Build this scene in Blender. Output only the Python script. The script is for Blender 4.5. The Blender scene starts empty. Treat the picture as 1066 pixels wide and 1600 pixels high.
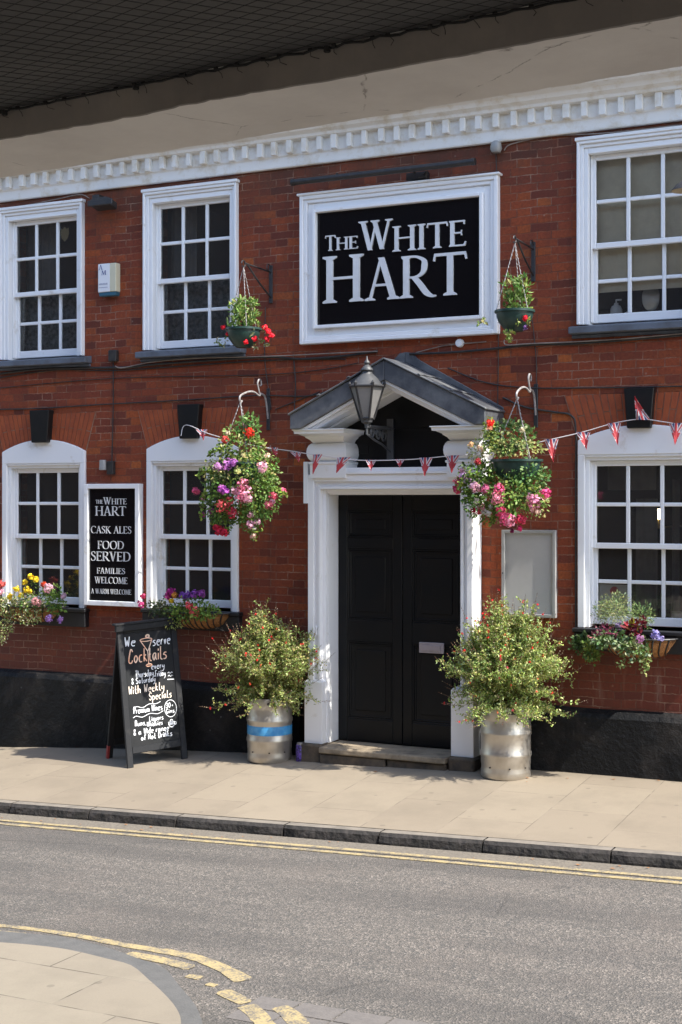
import bpy, math, random
from mathutils import Vector, Matrix, noise
R = math.radians
S = bpy.context.scene
C = S.collection
rnd = random.Random(7)

# ------------------------------------------------------------------ camera, sky, sun, exposure
F = 2150.0; TH = R(26); P = 10.65; XC = P*math.tan(TH); H = 2.27; HY = 782.0
cth, sth = math.cos(TH), math.sin(TH)
cd = bpy.data.cameras.new('camera'); cam = bpy.data.objects.new('camera', cd); C.objects.link(cam)
cam.location = (XC, -P, H); cam.rotation_euler = (R(90), 0, TH)
cd.sensor_fit = 'VERTICAL'; cd.sensor_height = 36; cd.lens = F/1600*36
cd.shift_y = -(800-HY)/1600; cd.clip_end = 500; cd.clip_start = 0.05
S.camera = cam
SUN_EL, SUN_PHI = R(50), R(6.5)
sdir = Vector((math.cos(SUN_EL)*math.cos(SUN_PHI), -math.cos(SUN_EL)*math.sin(SUN_PHI), math.sin(SUN_EL)))
w = bpy.data.worlds.new('World'); S.world = w; w.use_nodes = True
nt = w.node_tree; bg = nt.nodes['Background']
sk = nt.nodes.new('ShaderNodeTexSky'); sk.sky_type = 'NISHITA'; sk.sun_disc = False
sk.sun_elevation = SUN_EL; sk.sun_rotation = R(90)+SUN_PHI
sk.air_density = 1.0; sk.dust_density = 1.2; sk.ozone_density = 1.0
nt.links.new(sk.outputs[0], bg.inputs[0]); bg.inputs[1].default_value = 0.15
ld = bpy.data.lights.new('sun', 'SUN'); ld.energy = 3.1; ld.angle = R(0.5); ld.color = (1, .95, .86)
lo = bpy.data.objects.new('sun', ld); C.objects.link(lo)
lo.rotation_euler = sdir.to_track_quat('Z', 'Y').to_euler()
S.view_settings.view_transform = 'Standard'; S.view_settings.look = 'None'
S.view_settings.exposure = 1.62; S.view_settings.gamma = 1

# ------------------------------------------------------------------ pixel of the 1066x1600 photo -> point in the place
def ray(px, py):
    u = (px-533)/F
    return cth*u-sth, sth*u+cth, (HY-py)/F
def at(px, py, y=0.0):
    a = ray(px, py); t = (y+P)/a[1]
    return Vector((XC+t*a[0], y, H+t*a[2]))
def pavez(x, y):
    t = min(1, max(0, -y/2.1)); xc = max(-5, min(5, x))
    return .034*x + (1-t)*(.08-.006*xc*xc) + t*-.042
def on_pave(px, py):
    a = ray(px, py); lo_, hi_ = 2.0, 20.0
    for _ in range(50):
        m = (lo_+hi_)/2
        if H+m*a[2] > pavez(XC+m*a[0], -P+m*a[1]): lo_ = m
        else: hi_ = m
    return Vector((XC+m*a[0], -P+m*a[1], H+m*a[2]))
def on_plane(px, py, z0, ax=.034):
    a = ray(px, py); t = (z0+ax*XC-H)/(a[2]-ax*a[0])
    return Vector((XC+t*a[0], -P+t*a[1], H+t*a[2]))

# ------------------------------------------------------------------ materials
MATS = {}
def newmat(name):
    m = bpy.data.materials.new(name); m.use_nodes = True; MATS[name] = m
    return m, m.node_tree, m.node_tree.nodes['Principled BSDF']
def N(t, kind, **kw):
    n = t.nodes.new('ShaderNode'+kind)
    for k, v in kw.items():
        if k in n.inputs.keys(): n.inputs[k].default_value = v
        else: setattr(n, k, v)
    return n
def L(t, a, b): t.links.new(a, b)
def rgba(c): return (c[0], c[1], c[2], 1)
def ramp(t, src, p0, p1, c0=(0,0,0), c1=(1,1,1)):
    r = t.nodes.new('ShaderNodeValToRGB'); r.color_ramp.elements[0].position = p0; r.color_ramp.elements[1].position = p1
    r.color_ramp.elements[0].color = rgba(c0); r.color_ramp.elements[1].color = rgba(c1); L(t, src, r.inputs[0]); return r.outputs[0]
def mixc(t, f, a, b, mode='MIX'):
    m = t.nodes.new('ShaderNodeMix'); m.data_type = 'RGBA'; m.blend_type = mode
    for s, v in ((m.inputs[0], f), (m.inputs[6], a), (m.inputs[7], b)):
        if isinstance(v, (int, float)): s.default_value = v
        elif isinstance(v, tuple): s.default_value = rgba(v)
        else: L(t, v, s)
    return m.outputs[2]
def math_(t, op, a, b=0.0, c=None):
    m = t.nodes.new('ShaderNodeMath'); m.operation = op
    for i, v in enumerate((a, b) if c is None else (a, b, c)):
        if isinstance(v, (int, float)): m.inputs[i].default_value = v
        else: L(t, v, m.inputs[i])
    return m.outputs[0]
def obc(t): return t.nodes.new('ShaderNodeTexCoord').outputs['Object']
def bumpn(t, p, h, strength, dist=.01):
    b = N(t, 'Bump', Strength=strength, Distance=dist); L(t, h, b.inputs['Height']); L(t, b.outputs[0], p.inputs['Normal'])
def pmat(name, c1, c2=None, scale=6., lo=.4, hi=.7, rough=.6, metal=0., spec=.5, bump=0., bscale=60., bdist=.004, detail=6., rvar=0.):
    m, t, p = newmat(name)
    p.inputs['Base Color'].default_value = rgba(c1); p.inputs['Roughness'].default_value = rough
    p.inputs['Metallic'].default_value = metal; p.inputs['Specular IOR Level'].default_value = spec
    co = obc(t)
    if c2:
        n = N(t, 'TexNoise', Scale=scale, Detail=detail, Roughness=.65); L(t, co, n.inputs[0])
        f = ramp(t, n.outputs[0], lo, hi); L(t, mixc(t, f, c1, c2), p.inputs['Base Color'])
        if rvar: L(t, math_(t, 'MULTIPLY_ADD', f, rvar, rough), p.inputs['Roughness'])
    if bump:
        n = N(t, 'TexNoise', Scale=bscale, Detail=5.); L(t, co, n.inputs[0]); bumpn(t, p, n.outputs[0], bump, bdist)
    return m

# brick wall : Flemish bond from two brick textures, flipped so that rows run up the wall
def brick_mat():
    m, t, p = newmat('red_brick')
    co = obc(t); sp = N(t, 'SeparateXYZ'); L(t, co, sp.inputs[0])
    wob = N(t, 'TexNoise', Scale=3.0, Detail=3.); L(t, co, wob.inputs[0])
    wob2 = N(t, 'TexNoise', Scale=28.0, Detail=2.); L(t, co, wob2.inputs[0])
    wz = math_(t, 'ADD', math_(t, 'MULTIPLY', wob.outputs[0], .03), math_(t, 'MULTIPLY', wob2.outputs[0], .014))
    zz = math_(t, 'ADD', sp.outputs[2], wz)
    xx = math_(t, 'ADD', sp.outputs[0], math_(t, 'MULTIPLY', wob2.outputs[1] if len(wob2.outputs) > 1 and wob2.outputs[1].type == 'VALUE' else wob2.outputs[0], .012))
    outs = []
    for sh in (0.0, .117):
        cb = N(t, 'CombineXYZ'); L(t, math_(t, 'ADD', xx, sh), cb.inputs[0]); L(t, zz, cb.inputs[1])
        b = N(t, 'TexBrick', Scale=1.0); b.inputs['Mortar Size'].default_value = .0045; b.inputs['Mortar Smooth'].default_value = .35
        b.inputs['Brick Width'].default_value = .342; b.inputs['Row Height'].default_value = .0665; b.inputs['Bias'].default_value = 0
        b.inputs['Color1'].default_value = (0, 0, 0, 1); b.inputs['Color2'].default_value = (1, 1, 1, 1); b.inputs['Mortar'].default_value = (.5, .5, .5, 1)
        b.offset = .5; L(t, cb.outputs[0], b.inputs[0]); outs.append(b)
    mort = math_(t, 'MAXIMUM', outs[0].outputs['Fac'], outs[1].outputs['Fac'])
    rA, rB = outs[0].outputs['Color'], outs[1].outputs['Color']
    rv = math_(t, 'FRACT', math_(t, 'ADD', math_(t, 'MULTIPLY', rA, 1.0), math_(t, 'MULTIPLY', rB, .618)))
    cr = t.nodes.new('ShaderNodeValToRGB'); e = cr.color_ramp; e.elements[0].position = 0; e.elements[0].color = (.12, .030, .018, 1)
    e.elements[1].position = 1; e.elements[1].color = (.48, .125, .026, 1)
    for pos, c in ((.2, (.24, .050, .021)), (.42, (.33, .070, .021)), (.62, (.23, .047, .020)), (.8, (.38, .086, .020)), (.93, (.17, .040, .022))):
        q = e.elements.new(pos); q.color = rgba(c)
    L(t, rv, cr.inputs[0])
    # mottling inside bricks
    n2 = N(t, 'TexNoise', Scale=45., Detail=6., Roughness=.7); L(t, co, n2.inputs[0])
    col = mixc(t, ramp(t, n2.outputs[0], .35, .75), cr.outputs[0], (.075, .020, .012), 'MIX')
    mm = t.nodes[-1]
    col = mixc(t, .70, cr.outputs[0], col)
    # large weather patches
    n3 = N(t, 'TexNoise', Scale=1.1, Detail=5.); L(t, co, n3.inputs[0])
    col = mixc(t, ramp(t, n3.outputs[0], .45, .78), col, (.15, .034, .018))
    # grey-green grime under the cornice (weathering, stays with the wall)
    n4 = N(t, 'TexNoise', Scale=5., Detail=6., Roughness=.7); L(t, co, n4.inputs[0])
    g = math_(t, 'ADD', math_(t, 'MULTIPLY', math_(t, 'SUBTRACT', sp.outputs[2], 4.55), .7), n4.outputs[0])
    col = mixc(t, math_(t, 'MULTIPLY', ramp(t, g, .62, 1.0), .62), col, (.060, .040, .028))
    # dark sealed bricks below the sills
    g2 = math_(t, 'ADD', math_(t, 'MULTIPLY', math_(t, 'SUBTRACT', 1.22, sp.outputs[2]), 2.5), math_(t, 'MULTIPLY', n4.outputs[0], .8))
    low = ramp(t, g2, .35, .8)
    col = mixc(t, math_(t, 'MULTIPLY', low, .68), col, (.085, .021, .016))
    # mortar: dark with pale repointed stretches
    n5 = N(t, 'TexNoise', Scale=2.6, Detail=7., Roughness=.75); L(t, co, n5.inputs[0])
    mc = mixc(t, ramp(t, n5.outputs[0], .46, .66), (.11, .050, .032), (.42, .28, .20))
    n7 = N(t, 'TexNoise', Scale=6.5, Detail=6., Roughness=.7); L(t, co, n7.inputs[0])
    col = mixc(t, math_(t, 'MULTIPLY', mort, ramp(t, n7.outputs[0], .36, .62, (.25, .25, .25), (.95, .95, .95))), col, mc)
    mp9 = N(t, 'Mapping'); mp9.inputs['Scale'].default_value = (5., 1., .55); L(t, co, mp9.inputs[0]); n9 = N(t, 'TexNoise', Scale=1.6, Detail=6., Roughness=.7); L(t, mp9.outputs[0], n9.inputs[0])
    col = mixc(t, math_(t, 'MULTIPLY', ramp(t, n9.outputs[0], .52, .74), .55), col, (.085, .030, .020))
    # lime spots
    v = N(t, 'TexVoronoi', Scale=8.); L(t, co, v.inputs[0])
    n6 = N(t, 'TexNoise', Scale=1.6, Detail=3.); L(t, co, n6.inputs[0])
    sp1 = math_(t, 'MULTIPLY', ramp(t, v.outputs['Distance'], .05, .09, (1, 1, 1), (0, 0, 0)), ramp(t, n6.outputs[0], .5, .62))
    col = mixc(t, math_(t, 'MULTIPLY', sp1, .6), col, (.42, .33, .26))
    # pale runs under the right planter
    sx = N(t, 'TexNoise', Scale=1.0, Detail=5.); cb = N(t, 'CombineXYZ'); L(t, math_(t, 'MULTIPLY', sp.outputs[0], 9.0), cb.inputs[0]); L(t, math_(t, 'MULTIPLY', sp.outputs[2], 1.5), cb.inputs[1]); L(t, cb.outputs[0], sx.inputs[0])
    run = math_(t, 'MULTIPLY', ramp(t, sx.outputs[0], .56, .70), math_(t, 'MULTIPLY', ramp(t, sp.outputs[2], .90, 1.15, (1, 1, 1), (0, 0, 0)), ramp(t, sp.outputs[0], .5, 1.0)))
    col = mixc(t, math_(t, 'MULTIPLY', run, .35), col, (.30, .22, .18))
    L(t, col, p.inputs['Base Color']); p.inputs['Roughness'].default_value = .82
    L(t, math_(t, 'MULTIPLY_ADD', low, -.38, .84), p.inputs['Roughness']); p.inputs['Specular IOR Level'].default_value = .35
    hh = math_(t, 'ADD', math_(t, 'MULTIPLY', mort, -1.0), math_(t, 'MULTIPLY', n2.outputs[0], .7))
    hh = math_(t, 'ADD', hh, math_(t, 'MULTIPLY', rv, .35))
    bumpn(t, p, hh, .7, .006)
brick_mat()
pmat('rubbed_brick', (.34, .075, .020), (.22, .046, .018), 9., .35, .7, .85, bump=.5, bscale=70.)
pmat('mortar', (.20, .11, .07), (.34, .23, .17), 8., rough=.9)
pmat('white_paint', (.80, .81, .82), (.52, .47, .38), 5.5, .60, .80, .42, bump=.12, bscale=40., bdist=.003)
pmat('worn_white_paint', (.82, .82, .82), (.52, .46, .36), 4.2, .62, .82, .5, bump=.25, bscale=30., bdist=.004)
pmat('black_gloss', (.006, .0065, .007), (.012, .011, .010), 5., .4, .7, .42, spec=.3, bump=.12, bscale=18., bdist=.003)
pmat('door_paint', (.007, .008, .009), (.011, .010, .0095), 3., .4, .7, .30, spec=.22, bump=.08, bscale=12., bdist=.002)
pmat('sign_black', (.005, .005, .006), None, rough=.12, spec=.35)
pmat('letter_white', (.72, .72, .72), (.6, .6, .6), 6., rough=.45)
pmat('black_iron', (.018, .018, .02), (.035, .03, .028), 20., rough=.5, bump=.3, bscale=80.)
pmat('pale_iron', (.36, .34, .33), (.16, .13, .12), 30., .45, .7, .5, metal=.2)
pmat('lead', (.065, .070, .080), (.19, .195, .20), 3.2, .42, .70, .48, metal=.25, bump=.25, bscale=9., bdist=.01)
pmat('slate_sill', (.115, .135, .17), (.07, .075, .085), 7., .4, .7, .6, bump=.3)
pmat('worn_sill', (.010, .010, .011), (.36, .34, .31), 5., .62, .70, .5, bump=.3)
pmat('stone_step', (.30, .24, .165), (.11, .085, .06), 6., .42, .72, .85, bump=.6, bscale=25., bdist=.01)
pmat('stone_dark', (.12, .09, .06), (.04, .033, .028), 7., .4, .65, .9, bump=.6, bscale=20., bdist=.01)
pmat('dark_room', (.035, .030, .028), None, rough=.9)
pmat('room_wall', (.50, .46, .36), (.40, .36, .28), 3., .4, .7, .9)
pmat('curtain', (.20, .20, .19), (.12, .12, .12), 4., rough=.95)
pmat('pale_reflection', (.86, .78, .60), (.68, .60, .46), 3.5, .4, .7, .95, bump=.4, bscale=7., bdist=.02)
pmat('lace', (.16, .19, .20), (.05, .07, .075), 26., .40, .62, .95)
def soffit_mat():
    m, t, p = newmat('terrace_plaster'); co = obc(t)
    n = N(t, 'TexNoise', Scale=2.2, Detail=7., Roughness=.65); L(t, co, n.inputs[0])
    n2 = N(t, 'TexNoise', Scale=18., Detail=5.); L(t, co, n2.inputs[0])
    wv = mixc(t, .12, co, n.outputs[1], 'ADD')
    v = N(t, 'TexVoronoi', Scale=1.15, feature='DISTANCE_TO_EDGE'); L(t, wv, v.inputs[0])
    ck = math_(t, 'MULTIPLY', ramp(t, v.outputs[0], .001, .004, (1, 1, 1), (0, 0, 0)), ramp(t, n2.outputs[0], .46, .60))
    c = mixc(t, ramp(t, n.outputs[0], .38, .72), (.75, .71, .66), (.63, .59, .55))
    c = mixc(t, math_(t, 'MULTIPLY', ck, .7), c, (.16, .13, .11)); L(t, c, p.inputs['Base Color']); p.inputs['Roughness'].default_value = .95
    bumpn(t, p, math_(t, 'SUBTRACT', n2.outputs[0], ck), .35, .01)
soffit_mat()
pmat('grey_plaster', (.22, .20, .185), (.28, .25, .22), 2.4, .45, .7, .95, bump=.4, bscale=14., bdist=.01)
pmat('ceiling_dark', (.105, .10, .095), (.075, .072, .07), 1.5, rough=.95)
pmat('net_black', (.01, .01, .01), rough=.8)
pmat('opposite_brick', (.10, .05, .035), (.06, .035, .028), 2., rough=.9)
pmat('roof_tile', (.12, .07, .05), (.06, .045, .04), 5., rough=.9, bump=.5, bscale=8., bdist=.02)
pmat('grey_metal', (.36, .36, .35), (.28, .28, .275), 2., .4, .7, .42, metal=.15)
pmat('notice_back', (.45, .44, .42), (.36, .355, .345), 1.5, .35, .7, .35)
pmat('cable_black', (.014, .013, .013), (.04, .035, .03), 12., rough=.6)
pmat('cable_grey', (.30, .25, .21), (.14, .10, .08), 6., rough=.6)
pmat('green_plastic', (.010, .035, .028), (.03, .06, .05), 9., .4, .7, .38)
pmat('coir', (.42, .20, .07), (.20, .085, .03), 30., .35, .7, .95, bump=1., bscale=90., bdist=.01)
pmat('soil', (.035, .022, .014), rough=1.)
pmat('twig', (.13, .10, .05), (.20, .11, .06), 12., rough=.8)
pmat('lamp_glass', (.22, .21, .20), (.16, .155, .15), 5., .35, .7, .35)
pmat('grey_paint', (.065, .067, .07), (.045, .045, .047), 9., rough=.5)
pmat('board_face', (.010, .0115, .013), (.026, .026, .027), 3., .38, .75, .7, spec=.2)
pmat('board_frame', (.013, .014, .016), (.045, .042, .038), 11., .55, .8, .6, spec=.25)
pmat('red_paint', (.30, .03, .03), rough=.5)
pmat('chalk_white', (.84, .86, .88), (.74, .77, .80), 60., rough=.95)
pmat('chalk_cream', (.88, .76, .64), (.75, .64, .52), 60., rough=.95)
pmat('chalk_orange', (.80, .36, .20), (.80, .62, .48), 9., .35, .6, .95)
pmat('cream_plastic', (.58, .55, .40), rough=.5); pmat('white_plastic', (.74, .75, .77), rough=.45); pmat('teal_plastic', (.025, .10, .15), rough=.4)
pmat('blue_print', (.05, .07, .22), rough=.6); pmat('grey_print', (.32, .33, .42), rough=.6)
pmat('steel_plate', (.42, .37, .38), (.34, .30, .31), 8., rough=.4, metal=.3)
pmat('mirror_glass', (.70, .72, .68), rough=.25, metal=.5); pmat('brass', (.32, .25, .12), rough=.5)
pmat('paper', (.80, .84, .88), rough=.6); pmat('paper_red', (.60, .10, .10), rough=.7)
pmat('purple_foil', (.12, .06, .35), (.02, .02, .05), 60., .45, .55, .35)
pmat('soap_white', (.82, .83, .84), rough=.4)
pmat('leaf_litter', (.30, .13, .04), rough=.9)
pmat('string_white', (.62, .58, .58), rough=.8)
pmat('weed', (.06, .10, .03), rough=.8)

def keg_mat():
    m, t, p = newmat('keg_steel'); co = obc(t)
    n = N(t, 'TexNoise', Scale=5., Detail=6.); L(t, co, n.inputs[0])
    mp = N(t, 'Mapping'); mp.inputs['Scale'].default_value = (2, 2, 160); L(t, co, mp.inputs[0])
    n2 = N(t, 'TexNoise', Scale=1., Detail=4.); L(t, mp.outputs[0], n2.inputs[0])
    c = mixc(t, ramp(t, n.outputs[0], .5, .8), (.52, .485, .43), (.29, .25, .20)); L(t, c, p.inputs['Base Color'])
    p.inputs['Metallic'].default_value = .85
    L(t, math_(t, 'MULTIPLY_ADD', n2.outputs[0], .22, .30), p.inputs['Roughness'])
    bumpn(t, p, math_(t, 'ADD', n.outputs[0], math_(t, 'MULTIPLY', n2.outputs[0], .2)), .25, .006)
keg_mat()
pmat('keg_blue', (.03, .22, .50), (.10, .34, .58), 14., .45, .7, .45)

def plinth_mat():
    m, t, p = newmat('black_render'); co = obc(t)
    n = N(t, 'TexNoise', Scale=17., Detail=6., Roughness=.65); L(t, co, n.inputs[0])
    n1 = N(t, 'TexNoise', Scale=2.2, Detail=7., Roughness=.7); L(t, co, n1.inputs[0])
    v = N(t, 'TexVoronoi', Scale=11.); L(t, co, v.inputs[0])
    c = mixc(t, ramp(t, n1.outputs[0], .48, .72), (.005, .0055, .0065), (.034, .030, .027))
    c = mixc(t, math_(t, 'MULTIPLY', ramp(t, v.outputs['Distance'], .06, .12, (1, 1, 1), (0, 0, 0)), ramp(t, n1.outputs[0], .5, .6)), c, (.09, .085, .08))
    L(t, c, p.inputs['Base Color']); p.inputs['Specular IOR Level'].default_value = .22; p.inputs['Roughness'].default_value = .6
    bumpn(t, p, n.outputs[0], .9, .02)
plinth_mat()

def road_mat():
    m, t, p = newmat('asphalt'); co = obc(t)
    v = N(t, 'TexVoronoi', Scale=105.); L(t, co, v.inputs[0])
    v2 = N(t, 'TexVoronoi', Scale=60.); L(t, co, v2.inputs[0])
    n = N(t, 'TexNoise', Scale=.9, Detail=7., Roughness=.7); L(t, co, n.inputs[0])
    mp = N(t, 'Mapping'); mp.inputs['Scale'].default_value = (.25, 1.8, 1); L(t, co, mp.inputs[0])
    n1 = N(t, 'TexNoise', Scale=1.3, Detail=5., Roughness=.6); L(t, mp.outputs[0], n1.inputs[0])
    cr = t.nodes.new('ShaderNodeValToRGB'); e = cr.color_ramp
    e.elements[0].position = 0; e.elements[0].color = (0.077, 0.071, 0.062, 1); e.elements[1].position = 1; e.elements[1].color = (0.242, 0.212, 0.183, 1)
    for pos, c in ((.35, (0.110, 0.100, 0.087)), (.6, (0.126, 0.112, 0.098)), (.85, (0.158, 0.137, 0.118))): q = e.elements.new(pos); q.color = rgba(c)
    sx = N(t, 'SeparateColor'); L(t, v.outputs['Color'], sx.inputs[0]); L(t, sx.outputs[0], cr.inputs[0])
    s2 = N(t, 'SeparateColor'); L(t, v2.outputs['Color'], s2.inputs[0])
    c = mixc(t, ramp(t, s2.outputs[1], .80, .92), cr.outputs[0], (0.081, 0.076, 0.069))
    c = mixc(t, math_(t, 'MULTIPLY', ramp(t, n1.outputs[0], .42, .62), .6), c, (0.065, 0.060, 0.055))
    c = mixc(t, math_(t, 'MULTIPLY', ramp(t, n.outputs[0], .5, .72), .35), c, (0.140, 0.115, 0.097))
    ve = N(t, 'TexVoronoi', Scale=.55, feature='DISTANCE_TO_EDGE'); L(t, mixc(t, .25, co, n.outputs[1], 'ADD'), ve.inputs[0])
    ck = math_(t, 'MULTIPLY', ramp(t, ve.outputs[0], .0015, .005, (1, 1, 1), (0, 0, 0)), ramp(t, n1.outputs[0], .46, .58))
    c = mixc(t, math_(t, 'MULTIPLY', ck, .55), c, (.04, .037, .033))
    vo = N(t, 'TexVoronoi', Scale=1.7); L(t, co, vo.inputs[0]); so = N(t, 'SeparateColor'); L(t, vo.outputs['Color'], so.inputs[0])
    oil = math_(t, 'MULTIPLY', ramp(t, vo.outputs['Distance'], .02, .16, (1, 1, 1), (0, 0, 0)), ramp(t, so.outputs[0], .66, .72))
    c = mixc(t, math_(t, 'MULTIPLY', oil, .35), c, (.05, .046, .042))
    L(t, c, p.inputs['Base Color']); p.inputs['Roughness'].default_value = .85
    bumpn(t, p, v.outputs['Distance'], .8, .006)
road_mat()

def slab_mat(name, c1, c2, rot, bw, rh, joint, msize=.004):
    m, t, p = newmat(name); co = obc(t)
    mp = N(t, 'Mapping'); mp.inputs['Rotation'].default_value = (0, 0, rot); L(t, co, mp.inputs[0])
    b = N(t, 'TexBrick', Scale=1.); b.inputs['Brick Width'].default_value = bw; b.inputs['Row Height'].default_value = rh
    b.inputs['Mortar Size'].default_value = msize; b.inputs['Mortar Smooth'].default_value = .2; b.offset = .5
    b.inputs['Color1'].default_value = rgba(c1); b.inputs['Color2'].default_value = rgba(c2); b.inputs['Mortar'].default_value = rgba(joint)
    L(t, mp.outputs[0], b.inputs[0])
    n = N(t, 'TexNoise', Scale=1.7, Detail=8., Roughness=.7); L(t, co, n.inputs[0])
    n2 = N(t, 'TexNoise', Scale=120., Detail=3.); L(t, co, n2.inputs[0])
    n3 = N(t, 'TexNoise', Scale=4., Detail=3.); L(t, co, n3.inputs[0])
    jf = math_(t, 'MULTIPLY', b.outputs['Fac'], ramp(t, n3.outputs[0], .44, .54))
    base = mixc(t, .5, b.outputs['Color'], c1)
    c = mixc(t, b.outputs['Fac'], b.outputs['Color'], tuple(v*.93 for v in c1))
    c = mixc(t, jf, c, joint)
    c = mixc(t, math_(t, 'MULTIPLY', ramp(t, n.outputs[0], .45, .75), .5), c, tuple(v*.62 for v in c2))
    c = mixc(t, .16, c, n2.outputs[1], 'OVERLAY') if False else mixc(t, math_(t, 'MULTIPLY', ramp(t, n2.outputs[0], .5, .7), .25), c, tuple(v*.7 for v in c1))
    vg = N(t, 'TexVoronoi', Scale=5.5); L(t, co, vg.inputs[0]); sg2 = N(t, 'SeparateColor'); L(t, vg.outputs['Color'], sg2.inputs[0])
    gum = math_(t, 'MULTIPLY', ramp(t, vg.outputs['Distance'], .09, .13, (1, 1, 1), (0, 0, 0)), ramp(t, sg2.outputs[0], .62, .70))
    c = mixc(t, math_(t, 'MULTIPLY', gum, .45), c, tuple(v*.45 for v in c1))
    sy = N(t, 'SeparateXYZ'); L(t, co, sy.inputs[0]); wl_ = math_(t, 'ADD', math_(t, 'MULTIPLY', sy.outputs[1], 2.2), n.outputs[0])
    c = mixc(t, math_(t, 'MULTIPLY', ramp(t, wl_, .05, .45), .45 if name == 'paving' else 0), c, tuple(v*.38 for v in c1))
    L(t, c, p.inputs['Base Color']); p.inputs['Roughness'].default_value = .88
    bumpn(t, p, math_(t, 'ADD', math_(t, 'MULTIPLY', b.outputs['Fac'], -1.), math_(t, 'MULTIPLY', n2.outputs[0], .3)), .5, .004)
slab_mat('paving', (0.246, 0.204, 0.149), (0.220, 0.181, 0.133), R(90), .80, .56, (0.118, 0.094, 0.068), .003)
slab_mat('near_paving', (0.250, 0.216, 0.164), (0.228, 0.194, 0.147), R(3), .75, .42, (0.059, 0.047, 0.034))
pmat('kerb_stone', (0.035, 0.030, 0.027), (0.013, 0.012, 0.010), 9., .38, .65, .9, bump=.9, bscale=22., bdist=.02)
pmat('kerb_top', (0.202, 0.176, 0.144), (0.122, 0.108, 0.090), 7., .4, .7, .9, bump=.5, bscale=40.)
pmat('gutter_grit', (0.180, 0.155, 0.122), (0.094, 0.083, 0.068), 60., .4, .65, .95, bump=.6, bscale=120.)
pmat('grey_kerb', (0.112, 0.109, 0.104), (0.086, 0.085, 0.082), 12., .4, .7, .9, bump=.5, bscale=90.)
pmat('pink_setts', (0.148, 0.133, 0.122), (0.119, 0.108, 0.101), 20., .4, .7, .9, bump=.6, bscale=60.)

def line_mat():
    m, t, p = newmat('yellow_paint'); co = obc(t)
    n = N(t, 'TexNoise', Scale=9., Detail=6., Roughness=.75); L(t, co, n.inputs[0])
    n2 = N(t, 'TexNoise', Scale=90., Detail=4.); L(t, co, n2.inputs[0])
    f = math_(t, 'ADD', math_(t, 'MULTIPLY', n.outputs[0], .6), math_(t, 'MULTIPLY', n2.outputs[0], .4))
    c = mixc(t, ramp(t, f, .46, .58), (.37, .29, .145), (.14, .125, .105)); L(t, c, p.inputs['Base Color'])
    p.inputs['Roughness'].default_value = .8
    bumpn(t, p, n2.outputs[0], .3, .003)
line_mat()

def attr_mat(name, rough=.55, trans=.25):
    m, t, p = newmat(name)
    a = N(t, 'Attribute', attribute_name='tint'); L(t, a.outputs['Color'], p.inputs['Base Color'])
    p.inputs['Roughness'].default_value = rough; p.inputs['Specular IOR Level'].default_value = .35
    tr = N(t, 'BsdfTranslucent'); L(t, a.outputs['Color'], tr.inputs[0])
    mx = N(t, 'MixShader', Fac=trans); L(t, p.outputs[0], mx.inputs[1]); L(t, tr.outputs[0], mx.inputs[2])
    L(t, mx.outputs[0], t.nodes['Material Output'].inputs[0])
attr_mat('leaves', .5, .3); attr_mat('petals', .7, .3)

def glass_mat(name, tint, gloss):
    m, t, p = newmat(name); t.nodes.remove(p)
    tr = N(t, 'BsdfTransparent'); tr.inputs[0].default_value = rgba(tint)
    gl = N(t, 'BsdfGlossy'); gl.inputs['Roughness'].default_value = .02; gl.inputs['Color'].default_value = (1, 1, 1, 1)
    fr = N(t, 'Fresnel', IOR=1.5); f = math_(t, 'MULTIPLY', fr.outputs[0], gloss)
    n = N(t, 'TexNoise', Scale=5.); L(t, obc(t), n.inputs[0]); b = N(t, 'Bump', Strength=.08, Distance=.01); L(t, n.outputs[0], b.inputs['Height']); L(t, b.outputs[0], gl.inputs['Normal'])
    df = N(t, 'BsdfDiffuse'); df.inputs[0].default_value = (.42, .42, .39, 1); m0 = N(t, 'MixShader', Fac=.055); L(t, tr.outputs[0], m0.inputs[1]); L(t, df.outputs[0], m0.inputs[2]); mx = N(t, 'MixShader'); L(t, f, mx.inputs[0]); L(t, m0.outputs[0], mx.inputs[1]); L(t, gl.outputs[0], mx.inputs[2])
    L(t, mx.outputs[0], t.nodes['Material Output'].inputs[0])
glass_mat('window_glass', (.87, .86, .83), 1.4)

def flag_mat():
    m, t, p = newmat('union_flag'); uv = t.nodes.new('ShaderNodeTexCoord').outputs['UV']
    sp = N(t, 'SeparateXYZ'); L(t, uv, sp.inputs[0]); x, y = sp.outputs[0], sp.outputs[1]
    ax, ay = math_(t, 'ABSOLUTE', x), math_(t, 'ABSOLUTE', y)
    dg = math_(t, 'MINIMUM', math_(t, 'ABSOLUTE', math_(t, 'SUBTRACT', x, y)), math_(t, 'ABSOLUTE', math_(t, 'ADD', x, y)))
    cx = math_(t, 'MINIMUM', ax, ay)
    wh = math_(t, 'MAXIMUM', math_(t, 'LESS_THAN', cx, .27), math_(t, 'LESS_THAN', dg, .26))
    rd = math_(t, 'MAXIMUM', math_(t, 'LESS_THAN', cx, .17), math_(t, 'LESS_THAN', dg, .08))
    c = mixc(t, wh, (.03, .04, .15), (.60, .56, .58)); c = mixc(t, rd, c, (.50, .05, .06)); L(t, c, p.inputs['Base Color']); p.inputs['Roughness'].default_value = .6
    tr = N(t, 'BsdfTranslucent'); L(t, c, tr.inputs[0]); mx = N(t, 'MixShader', Fac=.3); L(t, p.outputs[0], mx.inputs[1]); L(t, tr.outputs[0], mx.inputs[2])
    L(t, mx.outputs[0], t.nodes['Material Output'].inputs[0])
flag_mat()
m_, t_, p_ = newmat('lit_lamp'); p_.inputs['Emission Color'].default_value = (1, .78, .42, 1); p_.inputs['Emission Strength'].default_value = 5.

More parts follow.
